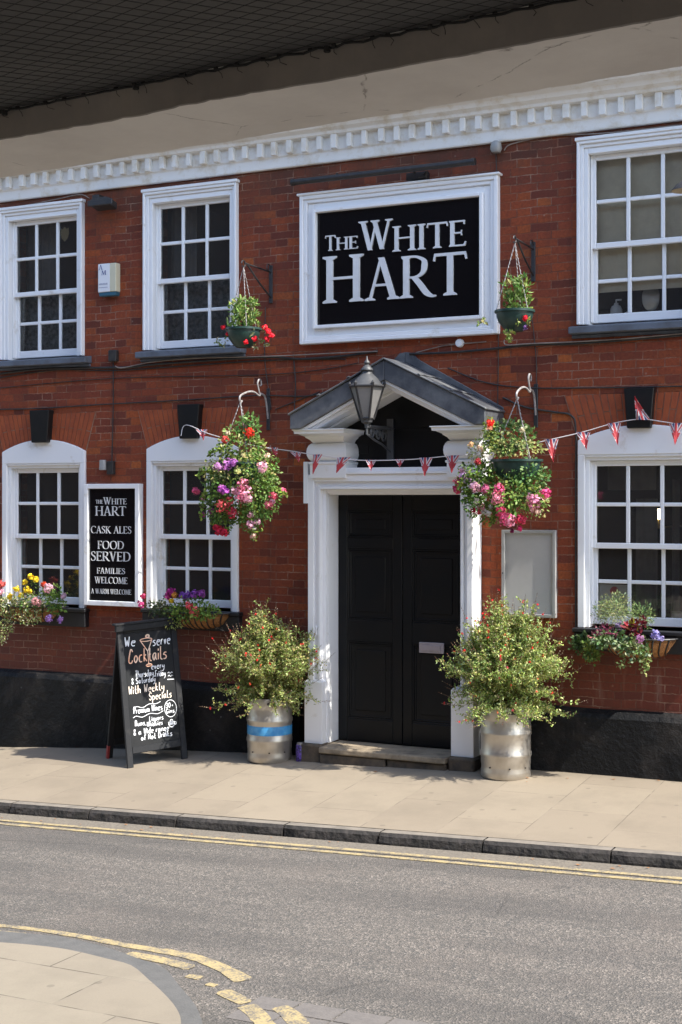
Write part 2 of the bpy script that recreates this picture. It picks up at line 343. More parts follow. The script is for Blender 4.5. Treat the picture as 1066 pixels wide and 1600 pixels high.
# ------------------------------------------------------------------ mesh helpers
ORG = {}
def tag(o, label=None, cat=None, group=None, kind=None):
    if label: o['label'] = label
    if cat: o['category'] = cat
    if group: o['group'] = group
    if kind: o['kind'] = kind
    return o
def empty(name, loc, label, cat, group=None):
    o = bpy.data.objects.new(name, None); C.objects.link(o); o.location = loc; o.empty_display_size = .1
    ORG[o.name] = Vector(loc); return tag(o, label, cat, group)
class MB:
    def __init__(s): s.v = []; s.f = []; s.m = []; s.col = []; s.cur = 0; s.tint = None; s.uv = {}
    def add(s, vs, fs):
        b = len(s.v); s.v += [tuple(v) for v in vs]
        for f in fs: s.f.append([b+i for i in f]); s.m.append(s.cur); s.col.append(s.tint)
    def box(s, x0, x1, y0, y1, z0, z1, T=None):
        vs = [(x, y, z) for z in (z0, z1) for y in (y0, y1) for x in (x0, x1)]
        if T: vs = [T(v) for v in vs]
        s.add(vs, [(0, 2, 3, 1), (4, 5, 7, 6), (0, 1, 5, 4), (2, 6, 7, 3), (0, 4, 6, 2), (1, 3, 7, 5)])
    def prism(s, poly, y0, y1, T=None):               # poly in (x,z), extruded along y
        n = len(poly); vs = [(x, y0, z) for x, z in poly]+[(x, y1, z) for x, z in poly]
        if T: vs = [T(v) for v in vs]
        s.add(vs, [tuple(range(n)), tuple(range(2*n-1, n-1, -1))]+[((i+1) % n, i, n+i, n+(i+1) % n) for i in range(n)])
    def strip(s, A, B, y0, y1, T=None):               # ribbon between outlines A and B in (x,z)
        n = len(A); vs = [(x, y0, z) for x, z in A]+[(x, y0, z) for x, z in B]+[(x, y1, z) for x, z in A]+[(x, y1, z) for x, z in B]
        if T: vs = [T(v) for v in vs]
        fs = []
        for i in range(n-1): fs += [(i, i+1, n+i+1, n+i), (i+1, i, 2*n+i, 2*n+i+1), (n+i, n+i+1, 3*n+i+1, 3*n+i)]
        fs += [(0, n, 3*n, 2*n), (2*n-1, n-1, 3*n-1, 4*n-1)]; s.add(vs, fs)
    def tube(s, pts, r, n=6, cap=True, closed=False):
        pts = [Vector(p) for p in pts]; m = len(pts); rr = r if isinstance(r, (list, tuple)) else [r]*m; vs = []
        up = Vector((0, 0, 1)); prev = None
        for i, p in enumerate(pts):
            d = (pts[(i+1) % m if closed else min(i+1, m-1)]-pts[(i-1) % m if closed else max(i-1, 0)])
            d = d.normalized() if d.length > 1e-9 else Vector((0, 0, 1))
            if prev is None: a = d.cross(up if abs(d.z) < .95 else Vector((1, 0, 0))).normalized()
            else: a = (prev-d*prev.dot(d)); a = a.normalized() if a.length > 1e-6 else d.orthogonal().normalized()
            prev = a; b = d.cross(a)
            for k in range(n):
                q = 2*math.pi*k/n; vs.append(p+(a*math.cos(q)+b*math.sin(q))*rr[i])
        fs = [(i*n+k, i*n+(k+1) % n, ((i+1) % m)*n+(k+1) % n, ((i+1) % m)*n+k) for i in range(m if closed else m-1) for k in range(n)]
        if cap and not closed: fs += [tuple(range(n-1, -1, -1)), tuple((m-1)*n+k for k in range(n))]
        s.add(vs, fs)
    def lathe(s, prof, c, n=32, a0=0, a1=2*math.pi, sy=1.):
        full = abs(a1-a0-2*math.pi) < 1e-6; k = n if full else n+1; vs = []
        for r, z in prof:
            for j in range(k):
                q = a0+(a1-a0)*j/n; vs.append((c[0]+r*math.cos(q), c[1]+sy*r*math.sin(q), c[2]+z))
        fs = [(i*k+j, i*k+(j+1) % k, (i+1)*k+(j+1) % k, (i+1)*k+j) for i in range(len(prof)-1) for j in range(n)]
        s.add(vs, fs)
    def loft2(s, x0, x1, yf, yb, prof):
        vs = []
        for o, g, z in prof: vs += [(x0-o, yb, z), (x0-o, yf-g, z), (x1+o, yf-g, z), (x1+o, yb, z)]
        n = len(prof); fs = [(4*i+k, 4*i+(k+1) % 4, 4*i+4+(k+1) % 4, 4*i+4+k) for i in range(n-1) for k in range(4)]
        fs += [(3, 2, 1, 0), tuple(4*(n-1)+k for k in range(4))]; s.add(vs, fs)
    def loft(s, x0, x1, yf, yb, prof):                # rectangular moulding on three sides of a block: prof of (offset, z)
        vs = []
        for o, z in prof: vs += [(x0-o, yb, z), (x0-o, yf-o, z), (x1+o, yf-o, z), (x1+o, yb, z)]
        n = len(prof); fs = [(4*i+k, 4*i+(k+1) % 4, 4*i+4+(k+1) % 4, 4*i+4+k) for i in range(n-1) for k in range(4)]
        fs += [(3, 2, 1, 0), tuple(4*(n-1)+k for k in range(4))]; s.add(vs, fs)
    def quad(s, *vs): s.add(vs, [tuple(range(len(vs)))])
    def build(s, name, mats, parent=None, bevel=0., smooth=False, org=None, seg=1):
        me = bpy.data.meshes.new(name)
        if parent is not None: o0 = ORG[parent.name]
        else: o0 = Vector(org) if org is not None else Vector((0, 0, 0))
        me.from_pydata([(v[0]-o0.x, v[1]-o0.y, v[2]-o0.z) for v in s.v], [], s.f)
        for m in ([mats] if isinstance(mats, str) else mats): me.materials.append(MATS[m])
        me.polygons.foreach_set('material_index', s.m)
        if s.col and s.col[0] is not None:
            at_ = me.color_attributes.new('tint', 'FLOAT_COLOR', 'CORNER'); buf = []
            for f, c in zip(s.f, s.col): buf += list((c[0], c[1], c[2], 1.))*len(f)
            at_.data.foreach_set('color', buf)
        if smooth: me.polygons.foreach_set('use_smooth', [True]*len(me.polygons))
        me.update(); o = bpy.data.objects.new(name, me); C.objects.link(o)
        if parent is not None: o.parent = parent
        else: o.location = o0
        ORG[o.name] = o0
        if bevel:
            b = o.modifiers.new('bevel', 'BEVEL'); b.width = bevel; b.segments = seg; b.limit_method = 'ANGLE'; b.angle_limit = R(40)
        if smooth:
            try: me.set_sharp_from_angle(angle=R(45))
            except Exception: pass
        return o
def cr(pts, k=6, closed=False):                       # Catmull-Rom through points
    pts = [Vector(p) for p in pts]; n = len(pts); out = []
    for i in range(n if closed else n-1):
        p0, p1, p2, p3 = (pts[(i-1) % n] if closed or i > 0 else pts[0]), pts[i], pts[(i+1) % n], (pts[(i+2) % n] if closed or i+2 < n else pts[-1])
        for j in range(k):
            t = j/k; out.append(.5*((2*p1)+(p2-p0)*t+(2*p0-5*p1+4*p2-p3)*t*t+(3*p1-p0-3*p2+p3)*t**3))
    if not closed: out.append(pts[-1])
    return out

# ------------------------------------------------------------------ ground
def sheet(name, x0, x1, nx, ys, zf, mat):
    b = MB(); xs = [x0+(x1-x0)*i/nx for i in range(nx+1)]
    for y in ys:
        for x in xs: b.v.append((x, y, zf(x, y)))
    k = nx+1
    for j in range(len(ys)-1):
        for i in range(nx): b.f.append([j*k+i, j*k+i+1, (j+1)*k+i+1, (j+1)*k+i]); b.m.append(0); b.col.append(None)
    o = b.build(name, mat, smooth=True); return tag(o, kind='structure')
roadz = lambda x, y: .034*max(-14, min(14, x))-.118
ground = sheet('ground', -60, 60, 40, [-60, -14, 0.5, 20, 60], lambda x, y: roadz(x, y)-.35, 'asphalt')
road = sheet('road', -30, 30, 60, [-8.2, -6, -4, -2.12], roadz, 'asphalt')
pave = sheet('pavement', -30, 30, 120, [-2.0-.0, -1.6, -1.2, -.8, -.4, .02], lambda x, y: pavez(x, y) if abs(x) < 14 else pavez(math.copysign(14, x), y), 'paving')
gut = sheet('gutter', -30, 30, 60, [-2.36, -2.13], lambda x, y: roadz(x, y)+.004, 'gutter_grit')
# kerb stones with irregular worn front edge
kb = MB(); x = -24.; kr = random.Random(3)
tops = MB()
while x < 24:
    ln = kr.uniform(.72, .98)
    nseg = 8; g = .006
    rows = []
    for i in range(nseg+1):
        xx = x+g+(ln-2*g)*i/nseg; zt = pavez(xx, -2.1)+.002; j = kr.uniform(-.006, .006); e = .012 if i in (0, nseg) else 0
        rows.append([(xx, -1.99, zt), (xx, -2.085+j*.5, zt), (xx, -2.115+j+e, zt-.02), (xx, -2.125+j+kr.uniform(-.006, .006)+e, zt-.06), (xx, -2.13+e, roadz(xx, 0)-.05)])
    vs = [v for r_ in rows for v in r_]; fs = []; ms = []
    for i in range(nseg):
        for q in range(4):
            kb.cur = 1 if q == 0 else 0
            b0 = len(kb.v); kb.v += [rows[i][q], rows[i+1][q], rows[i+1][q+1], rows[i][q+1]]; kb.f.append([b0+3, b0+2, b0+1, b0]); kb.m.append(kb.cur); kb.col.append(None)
    for r_ in (rows[0], rows[-1]):
        b0 = len(kb.v); kb.v += r_+[(r_[0][0], -1.99, r_[-1][2])]; kb.f.append([b0+i for i in range(6)]); kb.m.append(0); kb.col.append(None)
    x += ln
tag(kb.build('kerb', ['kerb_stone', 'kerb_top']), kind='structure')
def line_strip(b, pts, wd, dz, wf=None):
    pts = cr(pts, 8); L_, R_ = [], []; w0, w1 = wd if isinstance(wd, tuple) else (wd, wd)
    for i, p in enumerate(pts):
        d = (pts[min(i+1, len(pts)-1)]-pts[max(i-1, 0)]); n = Vector((-d.y, d.x, 0)).normalized(); ww = (w0+(w1-w0)*i/(len(pts)-1))*(1+.16*noise.noise(p*9)+.10*noise.noise(p*31))
        if i in (0, len(pts)-1): ww *= .5
        for A, q in ((L_, p+n*ww/2), (R_, p-n*ww/2)): A.append((q.x, q.y, roadz(q.x, q.y)+dz))
    lo_ = lambda v: (v[0], v[1], v[2]-dz-.001)
    for i in range(len(pts)-1):
        b.quad(L_[i], L_[i+1], R_[i+1], R_[i]); b.quad(R_[i], R_[i+1], lo_(R_[i+1]), lo_(R_[i])); b.quad(L_[i+1], L_[i], lo_(L_[i]), lo_(L_[i+1]))
lm = MB()
for yy in (-2.33, -2.43): line_strip(lm, [(x, yy+.008*math.sin(x*1.3), 0) for x in range(-20, 21, 1)], .046, .006)
tag(lm.build('double_yellow_line', 'yellow_paint'), kind='structure')
# near corner pavement with its grey kerb
def pp(pts, z0): return [on_plane(px, py, z0) for px, py in pts]
zn = -.10
inner = pp([(-60, 1472), (0, 1474), (60, 1479), (110, 1486), (165, 1499), (205, 1510), (232, 1532), (258, 1556), (276, 1578), (283, 1600), (276, 1640)], zn)
outer = pp([(-60, 1451), (0, 1455), (90, 1463), (160, 1478), (215, 1497), (256, 1512), (280, 1540), (305, 1570), (317, 1600), (324, 1640)], zn)
def poly_sheet(name, pts, z0, mat, side=.25):
    b = MB(); n = len(pts); top = [(p.x, p.y, .034*p.x+z0) for p in pts]; bot = [(p.x, p.y, .034*p.x+z0-side) for p in pts]
    b.add(top+bot, [tuple(range(n))]+[((i+1) % n, i, n+i, n+(i+1) % n) for i in range(n)])
    return tag(b.build(name, mat), kind='structure')
def closeoff(pts):
    a, z = pts[0], pts[-1]
    return [Vector((-25, a.y, 0))]+pts+[Vector((z.x-.25, z.y-.6, 0)), Vector((z.x-.9, z.y-1.2, 0)), Vector((z.x-1.1, -9., 0)), Vector((-25, -9., 0))]
si = closeoff(cr(outer, 3)); si[-2].x = si[-3].x = outer[-1].x-.1; si[-4].x = outer[-1].x
poly_sheet('near_kerb', [Vector((-25, outer[0].y, 0))]+cr(outer, 3)+[Vector((outer[-1].x+.05, -9, 0)), Vector((-25, -9, 0))], zn, 'grey_kerb')
poly_sheet('near_pavement', [Vector((-25, inner[0].y, 0))]+cr(inner, 3)+[Vector((inner[-1].x+.02, -9, 0)), Vector((-25, -9, 0))], zn+.006, 'near_paving')
tag(sheet('arcade_floor', -30, 30, 30, [-18, -12, -7.5], lambda x, y: roadz(x, y)+.008, 'near_paving'), kind='structure')
nm = MB()
def nl(pts, wd, dz=.0035): line_strip(nm, [on_plane(px, py, -.118) for px, py in pts], wd, dz)
nl([(-200, 1436), (0, 1447), (110, 1461), (200, 1478), (290, 1493), (345, 1512), (382, 1533)], (.035, .095))
nl([(198, 1491), (240, 1498), (300, 1513)], .075); nl([(-60, 1453), (0, 1457), (40, 1461)], .05); nl([(58, 1464), (92, 1468)], .045); nl([(108, 1470), (135, 1475)], .035)
nl([(347, 1549), (385, 1568)], .085); nl([(384, 1572), (400, 1584), (418, 1606)], .09); nl([(436, 1574), (455, 1587), (475, 1610)], .09); nl([(292, 1525), (315, 1529)], .05); nl([(323, 1538), (338, 1541)], .04)
tag(nm.build('worn_yellow_line', 'yellow_paint'), kind='structure')
# flush pink channel setts across the side street
sb = MB(); sr = random.Random(5)
A_, B_ = on_plane(408, 1556, -.118), on_plane(700, 1604, -.118)
d_ = (B_-A_); ln = d_.length; d_.normalize(); n_ = Vector((-d_.y, d_.x, 0))
s_ = 0.
while s_ < ln*1.8:
    wd = sr.uniform(.19, .25)
    for k in (0, 1):
        q = [A_+d_*(s_+.006)+n_*(k*-.16-.004), A_+d_*(s_+wd-.006)+n_*(k*-.16-.004), A_+d_*(s_+wd-.006)+n_*(k*-.16-.15), A_+d_*(s_+.006)+n_*(k*-.16-.15)]
        sb.quad(*[(v.x, v.y, roadz(v.x, 0)+.002) for v in reversed(q)])
    s_ += wd
tag(sb.build('channel_setts', 'pink_setts'), kind='structure')

# ------------------------------------------------------------------ the pub building
pub = empty('pub_building', (0, 0, 0), 'red brick pub with white sash windows, dentil cornice and black double door', 'building')
WIN = [  # x0, x1, z0 (bottom), z1 (top of frame), zm, arch
    (-3.684, -2.697, 3.640, 5.090, 4.30, 0), (-2.010, -1.014, 3.655, 5.105, 4.315, 0), (2.098, 3.14, 3.660, 5.108, 4.310, 0),
    (-3.669, -2.683, 1.250, 2.740, 1.945, .115), (-1.985, -1.014, 1.275, 2.745, 1.960, .115), (2.100, 3.13, 1.265, 2.745, 1.935, .115)]
DOOR = (-.09, 1.15, .10, 3.2)
holes = [(a+.03, b-.03, c-.05, (d if not h else d+h)-.02) for a, b, c, d, z, h in WIN]+[DOOR]
def cells(x0, x1, z0, z1, holes):
    xs = sorted({x0, x1, *[h[0] for h in holes], *[h[1] for h in holes]}); zs = sorted({z0, z1, *[h[2] for h in holes], *[h[3] for h in holes]})
    ok = lambda x, z: x0 < x < x1 and z0 < z < z1 and not any(h[0] < x < h[1] and h[2] < z < h[3] for h in holes)
    return xs, zs, ok
wb = MB(); xs, zs, ok = cells(-9, 9, -.6, 5.5, holes); T_ = .32
for i in range(len(xs)-1):
    for j in range(len(zs)-1):
        a, b, c, d = xs[i], xs[i+1], zs[j], zs[j+1]; mx, mz = (a+b)/2, (c+d)/2
        if not ok(mx, mz): continue
        wb.quad((a, 0, c), (b, 0, c), (b, 0, d), (a, 0, d)); wb.quad((b, T_, c), (a, T_, c), (a, T_, d), (b, T_, d))
        for (qx, qz, e) in ((a-1e-4, mz, ((a, 0, c), (a, 0, d), (a, T_, d), (a, T_, c))), (b+1e-4, mz, ((b, 0, d), (b, 0, c), (b, T_, c), (b, T_, d))),
                            (mx, c-1e-4, ((b, 0, c), (a, 0, c), (a, T_, c), (b, T_, c))), (mx, d+1e-4, ((a, 0, d), (b, 0, d), (b, T_, d), (a, T_, d)))):
            if not ok(qx, qz): wb.quad(*e)
wb.build('wall', 'red_brick', pub)
# side and back walls, inner floors
sw = MB()
sw.box(-9, -8.7, .33, 7, -.6, 5.5); sw.box(8.7, 9, .33, 7, -.6, 5.5); sw.box(-8.7, 8.7, 6.7, 7, -.6, 5.5)
sw.build('side_wall', 'red_brick', pub)
fl = MB(); fl.box(-8.69, 8.69, .33, 6.69, 3.0, 3.3); fl.box(-8.69, 8.69, .33, 6.69, 5.3, 5.49); fl.box(-8.69, 8.69, .33, 6.69, -.1, .02)
fl.box(-8.69, 8.69, 3.2, 3.3, .03, 2.99); fl.box(-8.69, 8.69, 3.2, 3.3, 3.31, 5.29); fl.box(-2.5, -2.42, .34, 3.19, .03, 2.99); fl.box(1.3, 1.38, .34, 3.19, .03, 2.99); fl.box(-.6, -.52, .34, 3.19, .03, 2.99)
fl.box(1.75, 1.83, .34, 3.19, 3.31, 5.29); fl.box(-2.4, -2.32, .34, 3.19, 3.31, 5.29)
fl.build('inner_wall', 'dark_room', pub)
rf = MB(); rf.prism([(-9.3, 5.74), (9.3, 5.74), (9.3, 5.80), (-9.3, 5.80)], -.42, -.38)
rf.v = []; rf.f = []; rf.m = []; rf.col = []
rf.add([(-9.3, -.40, 5.76), (9.3, -.40, 5.76), (9.3, 3.5, 8.4), (-9.3, 3.5, 8.4), (9.3, 7.4, 5.76), (-9.3, 7.4, 5.76), (-9.3, -.40, 5.70), (9.3, -.40, 5.70), (9.3, 7.4, 5.70), (-9.3, 7.4, 5.70)],
       [(0, 1, 2, 3), (3, 2, 4, 5), (6, 7, 1, 0), (5, 4, 8, 9), (0, 3, 5, 9, 6), (1, 7, 8, 4, 2), (6, 9, 8, 7)])
rf.build('roof', 'roof_tile', pub)
# plinth, with a chamfered top and slightly wavy face
def plinth(x0, x1):
    b = MB(); n = max(2, int((x1-x0)/.12)); rows = []
    for i in range(n+1):
        x = x0+(x1-x0)*i/n; zt = .60+.010*noise.noise(Vector((x*2, 0, 0))); w_ = .012*noise.noise(Vector((x*3, 5, 0)))
        rows.append([(x, .0, zt+.03), (x, -.055+w_*.5, zt), (x, -.075+w_, zt-.035), (x, -.082+w_+.01*noise.noise(Vector((x*5, 1, 2))), .32), (x, -.09+w_, -.35), (x, 0, -.35)])
    for i in range(n):
        for q in range(5): b.quad(rows[i+1][q], rows[i][q], rows[i][q+1], rows[i+1][q+1])
    b.quad(*rows[0]); b.quad(*reversed(rows[-1]))
    o = b.build('plinth', 'black_render', pub, smooth=True)
plinth(-9, -.36); plinth(1.30, 9)

# cornice with dentils
cb = MB()
def band(b, x0, x1, prof):
    n = len(prof); vs = [(x0, y, z) for y, z in prof]+[(x1, y, z) for y, z in prof]
    b.add(vs, [(i+1, i, n+i, n+i+1) for i in range(n-1)]+[(0, n-1, 2*n-1, n), tuple(range(n)), tuple(range(2*n-1, n-1, -1))])
band(cb, -9.2, 9.2, [(0.0, 5.185), (-.035, 5.185), (-.04, 5.20), (-.045, 5.275), (-.055, 5.285), (-.055, 5.40), (-.115, 5.405), (-.125, 5.43), (-.17, 5.45), (-.19, 5.485), (-.26, 5.50), (-.30, 5.54), (-.36, 5.56), (-.37, 5.62), (-.40, 5.69), (0, 5.69)])
x = -9.1; dr = random.Random(11)
while x < 9.1:
    j = dr.uniform(-.008, .008); wd = .052+dr.uniform(-.006, .008)
    cb.box(x+j, x+j+wd, -.105+dr.uniform(-.006, .006), -.0555, 5.288+dr.uniform(-.006, .006), 5.4045); x += .146
pmat('cornice_paint', (.80, .80, .78), (.60, .53, .41), 6.5, .50, .76, .6, bump=.35, bscale=26., bdist=.006)
cb.build('cornice', 'cornice_paint', pub, bevel=.004)

# gauged brick arches over the ground-floor windows + keystones
def arc_z(x, xc, half, zs, rise):
    Rr = (half*half+rise*rise)/(2*rise); return zs+rise-Rr+math.sqrt(max(0, Rr*Rr-(x-xc)**2))
for (x0, x1, z0, z1, zm, ar) in WIN:
    if not ar: continue
    xc, half = (x0+x1)/2, (x1-x0)/2; zt = z1+ar+.245
    b = MB(); k = 10; b.cur = 1
    A = [(x0-.004+(x1-x0+.008)*i/24) for i in range(25)]
    lowz = [(x, arc_z(x, xc, half+.006, z1, ar)-.004) for x in A]; top = [(xc+(x-xc)*1.22, zt) for x in A]
    b.strip(top, lowz, -.004, .05)
    b.cur = 0; nb = 22; g = .05
    for i in range(nb):
        u0, u1 = i/nb, (i+1)/nb
        for lv, (s0, s1) in enumerate(((0.0, .485), (.515, 1.))) if i % 2 else enumerate(((0.0, 1.0),)):
            pts = []
            for (u, s2) in ((u0+.0032, s0), (u1-.0032, s0), (u1-.0032, s1), (u0+.0032, s1)):
                xb = x0+(x1-x0)*u; zb = arc_z(xb, xc, half+.006, z1, ar); xt = xc+(xb-xc)*1.22
                pts.append((xb+(xt-xb)*s2, zb+(zt-zb)*s2))
            b.prism(pts, -.008-rnd.uniform(0, .003), .0)
    b.build('brick_arch', ['rubbed_brick', 'mortar'], pub)
    kx = xc if x0 < 1 else 2.60
    kz0 = z1+ar-.03
    b = MB(); b.prism([(kx-.092, kz0), (kx+.092, kz0), (kx+.118, kz0+.31), (kx-.118, kz0+.31)], -.085, .0)
    b.build('keystone', 'black_gloss', pub, bevel=.006)

# windows
def sash(x0, x1, z0, z1, y, toprail, botrail, parent, wn):
    b = MB(); st = .040; d = .038; bw = .030
    b.box(x0, x0+st, y, y+d, z0, z1); b.box(x1-st, x1, y, y+d, z0, z1)
    b.box(x0+st, x1-st, y, y+d, z1-toprail, z1); b.box(x0+st, x1-st, y, y+d, z0, z0+botrail)
    gx0, gx1, gz0, gz1 = x0+st, x1-st, z0+botrail, z1-toprail; pw = (gx1-gx0-2*bw)/3; mz = (gz0+gz1)/2
    for k in (1, 2): xx = gx0+k*pw+(k-1)*bw; b.box(xx, xx+bw, y+.004, y+d-.008, gz0, gz1)
    for k in range(3): xx = gx0+k*(pw+bw); b.box(xx, xx+pw, y+.005, y+d-.009, mz-.015, mz+.015)
    b.build('sash', 'white_paint', parent, bevel=.005)
    g = MB()
    for k in range(3):
        for q in (0, 1):
            xx = gx0+k*(pw+bw); za, zb = (gz0, mz-.015) if q == 0 else (mz+.015, gz1); t1, t2 = wn.uniform(-.004, .004), wn.uniform(-.004, .004); yy = y+.020
            g.quad((xx, yy+t1, za), (xx+pw, yy-t1, za), (xx+pw, yy-t1+t2, zb), (xx, yy+t1+t2, zb))
    g.build('glass', 'window_glass', parent)
    return gx0, pw, bw, gz0, gz1, mz
PAN = []
for wi, (x0, x1, z0, z1, zm, ar) in enumerate(WIN):
    b = MB(); wn = random.Random(wi); a = .045
    if ar:
        # plain flush box frame with a segmental head board
        xc, half = (x0+x1)/2, (x1-x0)/2; head = z1-.115
        A = [x0+(x1-x0)*i/20 for i in range(21)]
        b.strip([(x, arc_z(x, xc, half, z1, ar)) for x in A], [(x, head) for x in A], -.030, .03)
        b.box(x0, x0+.055, -.030, .14, z0, head); b.box(x1-.055, x1, -.030, .14, z0, head)
        b.box(x0+.055, x0+.088, .0, .145, z0, head-.045); b.box(x1-.088, x1-.055, .0, .145, z0, head-.045)
        b.box(x0+.055, x1-.055, .0, .145, head-.045, head)
        b.box(x0+.055, x1-.055, -.005, .028, head-.0452+.02, head+.003) if False else None
        b.box(x0+.056, x1-.056, -.022, -.002, head-.018, head-.0005)
        ty = head-.045
    else:
        b.box(x0, x0+.022, -.055, .0, z0, z1); b.box(x1-.022, x1, -.055, .0, z0, z1); b.box(x0+.022, x1-.022, -.055, .0, z1-.024, z1)
        b.box(x0-.012, x1+.012, -.066, .0, z1+.0005, z1+.028)
        b.box(x0+.0222, x0+.05, -.035, .0, z0, z1-.0242); b.box(x1-.05, x1-.0222, -.035, .0, z0, z1-.0242); b.box(x0+.05, x1-.05, -.035, .0, z1-.052, z1-.0242)
        b.box(x0+.0502, x0+.085, -.020, .14, z0, z1-.0522); b.box(x1-.085, x1-.0502, -.020, .14, z0, z1-.0522); b.box(x0+.085, x1-.085, -.020, .14, z1-.10, z1-.0522)
        ty = z1-.10
    b.box(x0+.0885, x0+.098, .035, .14, z0+.02, ty-.0005); b.box(x1-.098, x1-.0885, .035, .14, z0+.02, ty-.0005)
    fo = b.build('window', 'white_paint', pub, bevel=.004)
    q = .0885
    U = sash(x0+q+.0, x1-q, zm-.045, ty-.001, .047, .042, .045, fo, wn); Lw = sash(x0+q+.0, x1-q, z0+.02, zm-.006, .090, .03, .07, fo, wn)
    PAN.append((U, Lw))
    s_ = MB()
    if ar: s_.box(x0-.03, x1+.045, -.085, .0, z0-.035, z0-.0005); s_.box(x0-.02, x1+.035, -.07, .0, z0-.175, z0-.0355); s_.build('sill', 'worn_sill', fo, bevel=.006)
    else:
        s_.add([(x0-.055, -.10, z0-.075), (x1+.075, -.10, z0-.075), (x1+.075, -.10, z0-.020), (x0-.055, -.10, z0-.020), (x0-.055, .14, z0-.075), (x1+.075, .14, z0-.075), (x1+.075, .14, z0+.018), (x0-.055, .14, z0+.018)],
               [(0, 1, 2, 3), (3, 2, 6, 7), (1, 5, 6, 2), (0, 3, 7, 4), (4, 7, 6, 5), (0, 4, 5, 1)])
        s_.box(x0-.05, x1+.07, -.018, .0, z0-.105, z0-.0755); s_.build('sill', 'slate_sill', fo, bevel=.006)
    # curtains inside, with one pale reflection sheet
    def curtain(xa, xb, za, zb, y, mat, amp=.03, wl=.09):
        cbm = MB(); n = int((xb-xa)/.012)+2; pts = [(xa+(xb-xa)*i/n, y+amp*math.sin((xa+(xb-xa)*i/n)/wl*6.28)+amp*.5*noise.noise(Vector((i*.3, za, 0)))) for i in range(n+1)]
        for i in range(n): cbm.quad((pts[i][0], pts[i][1], za), (pts[i+1][0], pts[i+1][1], za), (pts[i+1][0]+.004, pts[i+1][1], zb), (pts[i][0]+.004, pts[i][1], zb))
        cbm.build('curtain', mat, fo, smooth=True)
    if wi == 0: curtain(x0+.05, x0+.40, z0, z1, .34, 'curtain', .015); curtain(x0, x1, z0, zm, .24, 'lace', .004)
    if wi == 1: curtain(x0+.05, x0+.33, z0, z1, .34, 'curtain', .015); curtain(x0, x1, z0, zm, .26, 'lace', .004)
    if wi == 2: curtain(x0+.02, x1-.02, 3.93, z1, .150, 'pale_reflection', .004, .35)  # pale sheet standing in for a reflection of the opposite side
    if wi == 5: curtain(x0+.32, x0+.50, z0, zm+.35, .55, 'curtain', .012); curtain(x0+.56, x0+.62, z0, z1-.3, .8, 'curtain', .01); curtain(x0+.1, x0+.5, zm+.42, z1, .5, 'curtain', .002)

# ------------------------------------------------------------------ doorway
ds = MB(); yf = -.22; zb = .55
JL0, JL1, JR0, JR1 = -.207, .085, 1.150, 1.283
lin0, lin1 = 2.318, 2.47                       # underside and top of the architrave head
# moulded architrave: nested steps receding towards the door (left, right, head)
steps = [(0.0, .075, -.22), (.075, .125, -.195), (.125, .155, -.215), (.155, .20, -.165)]
for a, b_, y in steps:
    ds.box(JL0+a*.74, JL0+b_*.74-.0008, y, .02, zb, lin1+.02-a*.8)
    ds.box(JR1-b_*.62+.0008, JR1-a*.62, y, .02, zb, lin1+.02-a*.8)
    ds.box(JL0+b_*.74, JR1-b_*.62, y+.001, .02, lin1+.02-b_*.8, lin1+.02-a*.8-.0008)
# inner jamb lining back to the door
ds.box(JL0+.1484, -.055, -.13, .10, zb, lin0-.001); ds.box(1.162, JR1-.125, -.13, .10, zb, lin0-.001); ds.box(-.0548, 1.162, -.12, .10, lin0, lin0+.055)
# ears
ds.box(JL0-.042, JL0-.0008, yf-.004, 0, 2.245, 2.60); ds.box(JR1+.0008, JR1+.042, yf-.004, 0, 2.245, 2.60)
# entablature ledge
ds.box(JL0+.19, JR1-.13, -.235, 0, lin1+.021, lin1+.045); ds.box(JL0+.20, JR1-.14, -.222, 0, lin1+.0455, lin1+.075)
surround = ds.build('door_surround', 'worn_white_paint', pub, bevel=.004)
pb = MB(); pb.box(-.0575, -.055, -.13, .1, .198, .5495); pb.box(-.13, -.0582, -.15, .1, .205, .5493); pb.loft(-.232, -.065, -.235, 0.02, [(0, .2045), (0, .725), (-.02, .745)]); pb.build('jamb_base', 'worn_white_paint', surround, bevel=.004)
pb = MB(); pb.loft(1.105, 1.300, -.235, 0.02, [(0, .1965), (0, .735), (-.02, .755)]); pb.build('jamb_base', 'worn_white_paint', surround, bevel=.004)
# consoles: block, swelling pad, flaring cap
zsl = at(500, 670, -.43).z
for xa, xb in ((at(456, 675, -.43).x, at(537, 675, -.43).x), (at(671, 673, -.43).x, at(755, 673, -.43).x)):
    b = MB(); x0, x1 = xa+.085, xb-.085; z = 2.49
    prof = [(.01, 0, z-.03), (.01, 0, z+.085), (.02, .01, z+.09), (.02, .012, z+.105), (.0, -.01, z+.112)]
    zc = z+.19; rr = .078
    for i in range(9):
        q = -math.pi/2+math.pi*i/8; prof.append((-.012+.042*math.cos(q), -.02+.05*math.cos(q), zc+rr*math.sin(q)))
    k = (zsl-z-.275)/.167
    prof += [(-.01, .0, z+.275), (0, .02, z+.275+.03*k), (.022, .06, z+.275+.06*k), (.026, .065, z+.275+.075*k), (.05, .12, z+.275+.098*k), (.055, .13, z+.275+.104*k), (.073, .17, z+.275+.108*k), (.077, .175, z+.275+.150*k), (.085, .19, z+.275+.155*k), (.085, .19, zsl)]
    b.loft2(x0, x1, -.24, 0, prof); b.build('capital', 'worn_white_paint', surround, smooth=True)
